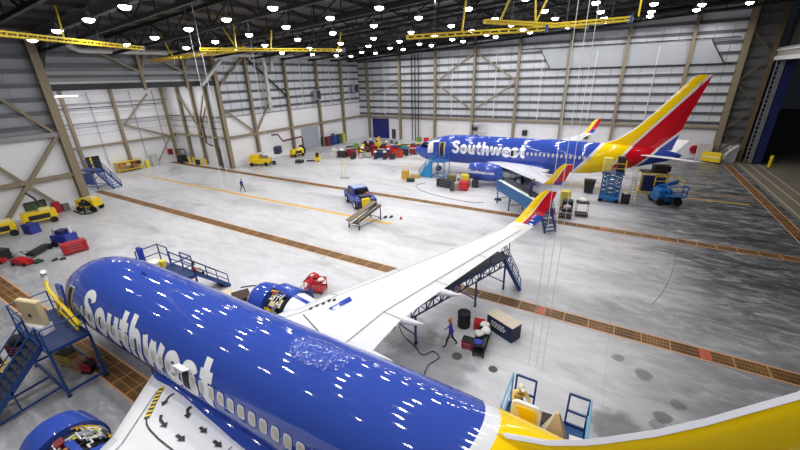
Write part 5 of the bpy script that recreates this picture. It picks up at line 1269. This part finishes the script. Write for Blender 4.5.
# row of coloured lockers and carts by the corner
rowc = [((116, 44, 60), 'maroon'), ((36, 44, 110), 'navy'), ((44, 70, 150), 'mid-blue'), ((36, 44, 90), 'dark blue'), ((52, 110, 80), 'green'), ((200, 190, 60), 'yellow')]
for k, (c, nm) in enumerate(rowc): 
    L_ = thing('locker', '%s locker in the row along the left wall past the roll-up door' % nm, 'locker', (-54.3, 60.9 + k * 1.05, 0)); cm = mat('locker_%d_%d_%d' % c, rgb(*c), .5)
    MB().cbox((0, 0, 1.0), (.8, .95, 2.0), .03).build('body', cm, L_); d_ = MB().box((.42, 0, 1.0), (.04, .8, 1.8)).build('door', cm, L_); MB().box((.45, .3, 1.0), (.03, .04, .25)).build('handle', STEEL, d_)
tag(MB().box((0, 0, 1.0), (.2, .35, 2.0)).build('fire_post', DARK, loc=(XL + .5, 59.9, 0)), 'narrow black post beside the roll-up door', 'post')
# crowd of tool chests in the back corner
crowd = [(-43.4, 52.2, .3, (60, 40, 46), 'dark brown-red tool chest at the front of the corner crowd'), (-42.0, 53.3, .1, (150, 30, 44), 'crimson tool chest second in the front row of the corner crowd'), (-43.8, 55.4, .9, (70, 34, 40), 'blackish maroon tool chest behind the front row nearest the lockers'), (-41.4, 55.8, .3, (190, 34, 44), 'bright red tool chest in the middle of the corner crowd'), (-39.4, 56.0, -.3, (170, 30, 44), 'red tool chest at the open side of the corner crowd'), (-38.2, 57.4, .2, (60, 60, 70), 'charcoal tool chest in the corner crowd beside red ones'),
         (-43.0, 58.2, .5, (160, 36, 46), 'red tool chest toward the back of the corner crowd by the lockers'), (-40.6, 58.6, .1, (120, 26, 40), 'wine-red tool chest deep in the corner crowd'), (-38.0, 60.4, 1.2, (200, 40, 46), 'scarlet tool chest in the crowd facing the blue door'), (-36.0, 58.8, .4, (196, 38, 44), 'scarlet tool chest nearest the far airliner nose in the corner crowd'), (-42.4, 61.4, .3, (176, 30, 40), 'red tool chest two rows in front of the blue door'), (-40.2, 62.4, -.2, (90, 40, 46), 'dull red tool chest behind the scarlet one by the blue door'),
         (-45.6, 57.4, 1.1, (50, 52, 58), 'black tool chest on the locker side of the corner crowd'), (-45.0, 61.8, .2, (140, 30, 36), 'dark red tool chest by the blue door'), (-36.8, 63.8, .1, (150, 36, 40), 'red tool chest beneath the riser pipes'), (-34.2, 62.6, .3, (180, 36, 44), 'red tool chest beyond the teal cart'), (-34.0, 56.6, .2, (198, 74, 50), 'orange-red tool chest just ahead of the far airliner nose'), (-32.6, 60.0, .7, (120, 30, 36), 'dark red tool chest behind the orange-red one')]
rnd = random.Random(11)
for k, (x, y, rz, c, lb) in enumerate(crowd):
    h = rnd.uniform(1.0, 1.35); tool_chest((x, y, 0), rz, (rnd.uniform(1.3, 1.9), .8, h), c, lb, 3, mat('chest_top_%d' % (k % 3), rgb(*((40, 40, 44), (150, 30, 40), (190, 188, 184))[k % 3]), .5), simple=True)
    if k in (0, 3, 4, 6, 9, 11, 13): 
        nm = {0: ('white', (236, 232, 226)), 3: ('white', (240, 238, 230)), 4: ('black', (34, 34, 38)), 6: ('yellow', (226, 206, 50)), 9: ('blue', (50, 70, 150)), 11: ('pale', (216, 206, 190)), 13: ('dark', (44, 40, 44))}[k]
        lump((x, y, h + .03), .42, nm[1], '%s cloth bundle heaped on the %s' % (nm[0], lb.replace(' in ', ' of ', 0)[:48].rsplit(' ', 1)[0]), 'cloth_bundle', 'cloth', .6, seed=50 + k)
carton((-35.2, 61.0, 0), .2, (1.2, .9, 1.3), (24, 140, 150), 'teal cart between red chests ahead of the far airliner nose', 'cart', 'cart', TEAL); carton((-37.0, 55.0, 0), .2, (1.0, .8, 1.0), (40, 60, 120), 'blue bin in the corner crowd', 'bin', 'bin'); carton((-40.8, 60.2, 0), .2, (.9, .8, 1.6), (224, 200, 60), 'yellow cabinet in the corner crowd', 'cabinet', 'cabinet'); carton((-44.9, 53.9, 0), .4, (.9, .7, 1.2), (206, 200, 196), 'pale grey cart at the front edge of the corner crowd', 'cart', 'cart'); carton((-45.8, 59.8, 0), .4, (.9, .7, 1.2), (100, 150, 70), 'light green cart behind the corner crowd', 'cart', 'cart')
c = thing('traffic_cone', 'big yellow cone-shaped cover standing by the blue door', 'cone', (-43.0, 64.0, 0)); MB().cyl((0, 0, .08), (0, 0, 2.2), .55, .16, 18).build('cone', mat('cone_yellow', rgb(240, 190, 40), .5), c); MB().box((0, 0, .05), (1.3, 1.3, .1)).build('base', ORANGE, c)
l = thing('step_ladder', 'white step ladder at the front of the crowded corner', 'ladder', (-43.9, 50.8, 0), .3)
for sx in (-.3, .3): MB().bar((sx, -.5, 0), (sx * .7, 0, 2.1), .07).build('rail', W, l); MB().bar((sx, .5, 0), (sx * .7, 0, 2.1), .06).build('rail', W, l)
for k in range(6): MB().box((0, -.5 + .5 * (k + .6) / 7, .3 * (k + .6)), (.56, .16, .05)).build('step', W, l)
rnd = random.Random(23); proto_c = None; spots = []
while len(spots) < 26:
    x, y = rnd.uniform(-45.5, -33), rnd.uniform(51.5, 65)
    if y < 50.8 + (x + 44) * .35: continue
    if all((x - a)**2 + (y - b)**2 > 1.7 for a, b in spots) and all((x - q[0])**2 + (y - q[1])**2 > 2.3 for q in crowd) and all((x - q[0])**2 + (y - q[1])**2 > 1.9 for q in ((-35.6, 60.9), (-37, 55), (-40.8, 60.2), (-44.4, 53.6), (-44.8, 60), (-43, 64), (-43.9, 50.8))): spots.append((x, y))
    elif rnd.random() < .002: break
kinds = []
for c, nm in (((150, 34, 44), 'red'), ((44, 42, 48), 'black'), ((190, 186, 180), 'pale grey')):
    kinds.append((c, nm))
protos = {}
for k, (x, y) in enumerate(spots):
    c, nm = kinds[k % 3]
    if nm not in protos:
        protos[nm] = tool_chest((x, y, 0), rnd.uniform(0, 3), (.95, .6, 1.05), c, 'small %s rolling chest lost among the jumble of tool chests in the back corner' % nm, 3, group='small %s chests in the back corner' % nm, simple=True)
    else: dup(protos[nm], (x, y, 0), rnd.uniform(0, 3))
bundles = {}
for k, (x, y) in enumerate(spots[:22]):
    c, nm = (((230, 206, 50), 'yellow'), ((232, 228, 220), 'white'), ((60, 120, 70), 'green'), ((40, 44, 60), 'dark'), ((60, 90, 170), 'blue'))[k % 5]
    if nm not in bundles:
        bundles[nm] = lump((x, y, 1.08), .3, c, 'small %s bundle lying on a rolling chest in the jumbled back corner' % nm, 'parts_bundle', 'bundle', .7, seed=100 + k); bundles[nm]['group'] = '%s bundles in the back corner' % nm
    else: dup(bundles[nm], (x, y, 1.08), k)
sl = thing('strip_light', 'long white tube light on the recess wall beside the big column', 'lamp', (XREC + .85, 22.6, 12.2)); MB().box((0, 0, .14), (.3, 5.2, .12)).build('housing', W, sl); MB().cyl((0, -2.5, 0), (0, 2.5, 0), .1, n=10).build('tube', mat('tube_glow', rgb(250, 250, 255), .4, emit=(1, 1, 1), estr=2.2), sl)
# row of shop bins against the back wall
for k, (x, c, nm) in enumerate(((-36.6, (206, 40, 40), 'red'), (-35.0, (222, 196, 50), 'yellow'), (-33.4, (70, 130, 60), 'green'), (-31.8, (210, 60, 40), 'orange-red'), (-30.2, (230, 200, 60), 'pale yellow'), (-38.4, (110, 150, 60), 'lime green'))):
    carton((x, 73.2, 0), 0, (.95, .8, .95), c, '%s bin in the row at the foot of the back wall' % nm, 'bin', 'bin')
b = thing('wall_rack', 'pale equipment rack against the back wall behind the far airliner nose', 'rack', (-25.0, 74.0, 0))
for x in (-1.6, 0, 1.6): MB().bar((x, 0, 0), (x, 0, 4.4), .1).build('post', mat('rack_pale', rgb(200, 202, 208), .5), b)
for z in (1.4, 2.8, 4.2): MB().box((0, 0, z), (3.4, .7, .08)).build('shelf', mat('rack_pale', rgb(200, 202, 208), .5), b)
MB().box((-.8, 0, 3.2), (1.0, .6, .7)).build('stored_unit', DARK, b)
for x, lb in ((-15.9, 'small black box on the back wall above the far cabin roof'), (-5.2, 'small black box on the back wall near the far starboard winglet')):
    h = thing('wall_box', lb, 'wall box', (x, YB - .4, 2.3)); MB().cbox((0, 0, .5), (.9, .5, 1.0), .04).build('cabinet', BLACK, h); MB().box((0, -.26, .5), (.6, .02, .6)).build('grille', DARK, h)
h = thing('hose_cabinet', 'red hose reel on the white wall behind the far tailplane', 'fire cabinet', (10.9, YB - .35, 1.0)); MB().lathe([(-.15, .1), (-.15, .65), (.15, .65), (.15, .1)], (0, 0, .5), 'y', 20).build('reel', RED, h); MB().lathe([(-.18, .35), (-.2, .12)], (0, 0, .5), 'y', 16).build('hub', DRED, h)

# ------------------------------------------------------------------ around the far airliner
mid = mat('dock_blue', rgb(22, 92, 150), .45)
s = thing('access_stand', 'bright blue stair stand at the far airliner front door', 'access stand', (-21.6, 46.9, 0))
frame_stand(s, -.5, 1.4, -.9, .9, 2.5, LBLUE, mid); rail_run(s, [(1.4, .7, 2.5), (1.4, -.9, 2.5), (-.5, -.9, 2.5)], m_=LBLUE); stair(s, (-2.5, -.2, .1), (-.5, -.2, 2.45), 1.5, 9, mat('stair_cyan', rgb(40, 136, 196), .45), mat('step_white', rgb(206, 222, 232), .5), r=.06)
MB().prism([(-2.4, .1), (-.5, 2.3), (-.5, .1)], -.98, -.93, 'xz').build('side_panel', mat('stair_cyan', rgb(40, 136, 196), .45), s)
sh = thing('protective_sheet', 'white protective sheet hung over the far airliner nose beside its front door', 'sheet', (-27.2, 50.5, 0)); m = MB(); t0, t1 = -.15, 1.0
patch(m, 2.95, 4.75, -.12, .95, .05, nx=8, nt=8); m.build('sheet', CLOTH_W, sh)
c = tool_chest((-18.4, 42.6, 0), -.1, (2.4, .9, 1.0), (40, 40, 44), 'long black tool chest in front of the far airliner nose gear', 3)
tool_chest((-15.8, 42.3, 0), .1, (1.1, .9, 1.15), (214, 24, 34), 'bright red square tool chest ahead of the far port engine', 3, RED)
carton((-16.75, 42.0, 0), .1, (.5, .6, .9), (196, 180, 160), 'tan box between the black chest and the bright red chest'); tool_chest((-17.0, 41.3, 0), .3, (.5, .5, 1.1), (70, 66, 74), 'narrow grey tool chest before the tan box', 3)
carton((-16.5, 44.6, 0), .1, (1.1, .8, 1.35), (238, 220, 60), 'yellow cabinet under the far forward fuselage', 'cabinet', 'cabinet'); carton((-18.7, 45.2, 0), .3, (1.2, .8, .9), (120, 106, 60), 'olive crate under the far forward fuselage', 'crate', 'crate'); carton((-15.0, 44.2, 0), .2, (.8, .8, .9), (50, 46, 50), 'black crate under the far forward fuselage', 'crate', 'crate')
lump((-16.2, 43.5, 0), .5, (226, 222, 214), 'heap of white cloth beside the yellow cabinet under the far fuselage', seed=71)
carton((-25.3, 44.0, 0), .2, (.9, .8, 1.2), (206, 160, 60), 'ochre box on the floor ahead of the far nose stairs'); carton((-23.9, 43.0, 0), .2, (1.0, .6, .4), (36, 56, 50), 'low dark green box at the foot of the far nose stairs')
carton((-24.3, 45.0, 0), .2, (1.4, .7, .5), (196, 166, 110), 'low tan crate beside the far nose stairs', 'crate', 'crate')
lump((-10.8, 40.2, 0), .45, (40, 36, 40), 'dark rag heap on the bare floor before the far port engine', seed=75, sz=.2)
# group by the far port wingtip
carton((-3.9, 41.6, 0), .2, (1.0, .9, 1.6), (214, 200, 70), 'yellow and grey unit behind the far port winglet', 'test_unit', 'test unit'); tool_chest((-3.4, 39.7, 0), .2, (1.0, .8, 1.2), (40, 38, 40), 'black tool chest between the far winglet and the yellow unit', 3)
trolley((-1.95, 38.9, 0), .2, (1.1, .9, 1.4), (46, 44, 46), 'tall dark trolley with a white bag on top by the far winglet'); lump((-1.95, 38.9, 1.42), .4, (238, 234, 224), 'white bag on the tall dark trolley by the far winglet', 'bag', 'bag', seed=81)
trolley((-3.3, 37.6, 0), .1, (1.2, .8, .9), (60, 30, 36), 'low dark trolley closest to the far trench'); lump((-3.2, 37.6, .95), .36, (206, 190, 188), 'pinkish cloth bundle on the low dark trolley', 'cloth_bundle', 'cloth', seed=82)
carton((-4.8, 38.2, 0), .2, (.9, .6, .5), (196, 30, 44), 'low red box beside the low dark trolley near the trench')
b = thing('waste_bin', 'black wheeled bin standing alone beneath the far aft fuselage', 'bin', (-2.0, 47.6, 0)); MB().loft([[(-.45, -.4, .1), (.45, -.4, .1), (.45, .4, .1), (-.45, .4, .1)], [(-.6, -.5, 1.5), (.6, -.5, 1.5), (.6, .5, 1.5), (-.6, .5, 1.5)]], cap=True).build('body', BLACK, b); MB().box((0, 0, 1.55), (1.25, 1.1, .1)).build('lid', DARK, b)
# blue scissor tower at the aft door
s = thing('scissor_lift', 'bright blue scissor lift tower raised at the far airliner aft door', 'scissor lift', (.2, 45.4, 0))
MB().cbox((0, 0, .45), (2.0, 1.7, .5), .06).build('base', LBLUE, s)
m = MB()
for k in range(5):
    z0, z1 = .7 + k * .5, .7 + (k + 1) * .5
    for y in (-.65, .65): m.bar((-.85, y, z0), (.85, y, z1), .1); m.bar((.85, y, z0), (-.85, y, z1), .1)

for k in range(6): z0 = .7 + k * .5; m.bar((-.85, -.65, z0), (-.85, .65, z0), .08); m.bar((.85, -.65, z0), (.85, .65, z0), .08)
m.build('scissor_arm', mid, s)
for x in (-.92, .92): MB().bar((x, -.7, .7), (x, -.7, 3.2), .1).build('guide_post', LBLUE, s)
for k in range(7): MB().bar((-.55, -.78, .8 + k * .33), (.55, -.78, .8 + k * .33), .06).build('rung', mat('stair_cyan', rgb(40, 136, 196), .45), s)
MB().box((0, .2, 3.25), (2.2, 2.2, .12)).build('deck', BLUE, s); rail_run(s, [(-1.05, 1.2, 3.3), (-1.05, -.85, 3.3), (1.05, -.85, 3.3), (1.05, 1.2, 3.3)], 1.1, YEL)
carton((-.5, 45.6, 3.31), .1, (.8, .6, 1.4), (226, 214, 120), 'pale yellow upright box on the blue scissor lift deck'); carton((.75, 45.8, 3.31), .1, (.7, .7, 1.6), (50, 40, 40), 'dark brown upright box on the blue scissor lift deck')
for x in (-.8, .8):
    for y in (-.75, .75): MB().cyl((x, y - .1, .22), (x, y + .1, .22), .22, n=14).build('wheel', BLACK, s)
l = thing('step_ladder', 'white step ladder leaning under the far tail', 'ladder', (2.3, 46.3, 0), .15)
for sx in (-.32, .32): MB().bar((sx, -.8, 0), (sx * .8, .3, 3.2), .08).build('rail', W, l)
for k in range(9): MB().box((0, -.8 + 1.1 * (k + .7) / 10, 3.2 * (k + .7) / 10), (.58, .16, .05)).build('step', W, l)
MB().bar((0, .9, 0), (0, .3, 3.1), .07).build('prop', STEEL, l)
carton((1.8, 45.1, 0), .1, (.8, .6, 1.0), (30, 30, 32), 'black case at the foot of the white ladder under the far tail'); lump((1.8, 45.1, 1.04), .28, (210, 210, 206), 'white cloth on the black case by the ladder', 'folded_cloth', 'cloth', .3, seed=91)
b = thing('boom_lift', 'blue boom lift with a railed basket under the far tailplane', 'boom lift', (5.5, 47.0, 0), .35)
MB().cbox((0, 0, .75), (2.4, 1.8, .7), .1).build('chassis', mid, b); MB().cbox((-.4, 0, 1.4), (1.4, 1.5, .6), .12).build('turntable', LBLUE, b)
for x in (-.85, .85):
    for y in (-.9, .9): MB().cyl((x, y - .14, .4), (x, y + .14, .4), .4, n=16).build('wheel', BLACK, b)
MB().bar((-.8, .5, 1.6), (1.2, .5, 2.3), .28, .32).build('boom', LBLUE, b); MB().box((.2, -1.3, 1.2), (1.7, .9, .1)).build('basket_floor', mid, b); rail_run(b, [(-.65, -.85, 1.2), (-.65, -1.75, 1.2), (1.05, -1.75, 1.2), (1.05, -.85, 1.2)], 1.1, LBLUE, .05); rail_run(b, [(-1.0, .8, 1.7), (1.1, .8, 1.7), (1.1, -.7, 1.7)], 1.0, YEL, .045)
d = thing('tail_dock', 'dark blue and yellow tail dock standing behind the blue boom lift', 'tail dock', (4.0, 50.6, 0), .2)
frame_stand(d, -1.1, 1.5, -.9, .9, 2.6, YEL, NAVY, t=.12); MB().box((.2, -.6, 1.3), (2.2, .9, 1.7)).build('cabinet', mat('cart_navy', rgb(34, 40, 90), .5), d); MB().box((.9, 0, 3.0), (1.6, 1.2, .6)).build('hood', mat('dark_brown_cover', rgb(52, 44, 36), .7), d)
# by the hangar door
b = thing('safety_barrier', 'yellow safety barrier box at the foot of the back wall near the door', 'barrier', (12.9, 72.2, 0), -.4); MB().cbox((0, 0, .9), (2.4, .6, 1.4), .06).build('panel', YEL, b); MB().box((0, -.32, .9), (2.1, .03, .3)).build('stripe', mat('pale_yellow', rgb(236, 226, 150), .5), b)
for x in (-1.0, 1.0): MB().box((x, 0, .1), (.2, 1.0, .2)).build('foot', DARK, b)
carton((12.0, 73.6, 0), 0, (1.8, .8, 2.6), (200, 200, 202), 'tall pale cabinet behind the yellow barrier near the door', 'cabinet', 'cabinet'); carton((15.4, 73.6, 0), 0, (1.0, .8, 2.4), (176, 178, 182), 'grey cabinet inside the brown door tower', 'cabinet', 'cabinet')
tag(MB().bar((0, 0, .1), (2.0, -.4, 2.8), .2).build('prop_pole', W, loc=(13.6, 73.0, 0)), 'white slanting prop between the barrier and the door tower', 'pole')
b = thing('bollard', 'yellow bollard outside beside the parked navy hangar door', 'bollard', (19.6, 71.9, 0)); MB().cyl((0, 0, 0), (0, 0, 1.6), .2, n=14).build('post', YEL, b); MB().ball((0, 0, 1.6), .2, 8, 1, 1, .6).build('cap', YEL, b)
# pale looped hose standing near the crowd
s = thing('hose_stand', 'pale yellow looped hose on a stand in the open floor by the crowded corner', 'hose stand', (-33.6, 40.6, 0), .4); MB().tube([(-.4, 0, .05), (-.35, 0, 1.6), (-.1, 0, 2.6), (.3, 0, 2.9), (.5, 0, 2.5), (.2, 0, 1.4), (.1, 0, .05)], .07, 8).build('hose', mat('pale_hose', rgb(228, 218, 160), .6), s, smooth=True); MB().box((0, 0, .04), (1.3, .5, .08)).build('base', GREY, s)
EXPOSURE = 0.12
# ------------------------------------------------------------------ camera, world, view
cam = bpy.data.cameras.new('camera'); co = bpy.data.objects.new('camera', cam); COL.objects.link(co); SC.camera = co
cam.sensor_width = 36; cam.lens = 363.5 * 36 / 800; cam.clip_end = 500
yaw, pit, rol = map(math.radians, (-30.993, 22.125, -1.603))
f = Vector((math.sin(yaw) * math.cos(pit), math.cos(yaw) * math.cos(pit), -math.sin(pit))); r = Vector((math.cos(yaw), -math.sin(yaw), 0)); u = r.cross(f)
r2 = r * math.cos(rol) + u * math.sin(rol); u2 = -r * math.sin(rol) + u * math.cos(rol)
M = Matrix((r2, u2, -f)).transposed().to_4x4(); M.translation = (0, 0, 13.5); co.matrix_world = M
w = bpy.data.worlds.new('night'); SC.world = w; w.use_nodes = True
w.node_tree.nodes['Background'].inputs[0].default_value = (.5, .6, .8, 1); w.node_tree.nodes['Background'].inputs[1].default_value = .012
SC.view_settings.view_transform = 'Standard'; SC.view_settings.look = 'None'; SC.view_settings.gamma = 1.0; SC.view_settings.use_curve_mapping = False
SC.view_settings.exposure = EXPOSURE
try: SC.cycles.use_denoising = True; SC.cycles.max_bounces = 6; SC.cycles.diffuse_bounces = 4; SC.cycles.glossy_bounces = 3; SC.cycles.caustics_reflective = False; SC.cycles.caustics_refractive = False; SC.cycles.sample_clamp_indirect = 4
except Exception: pass
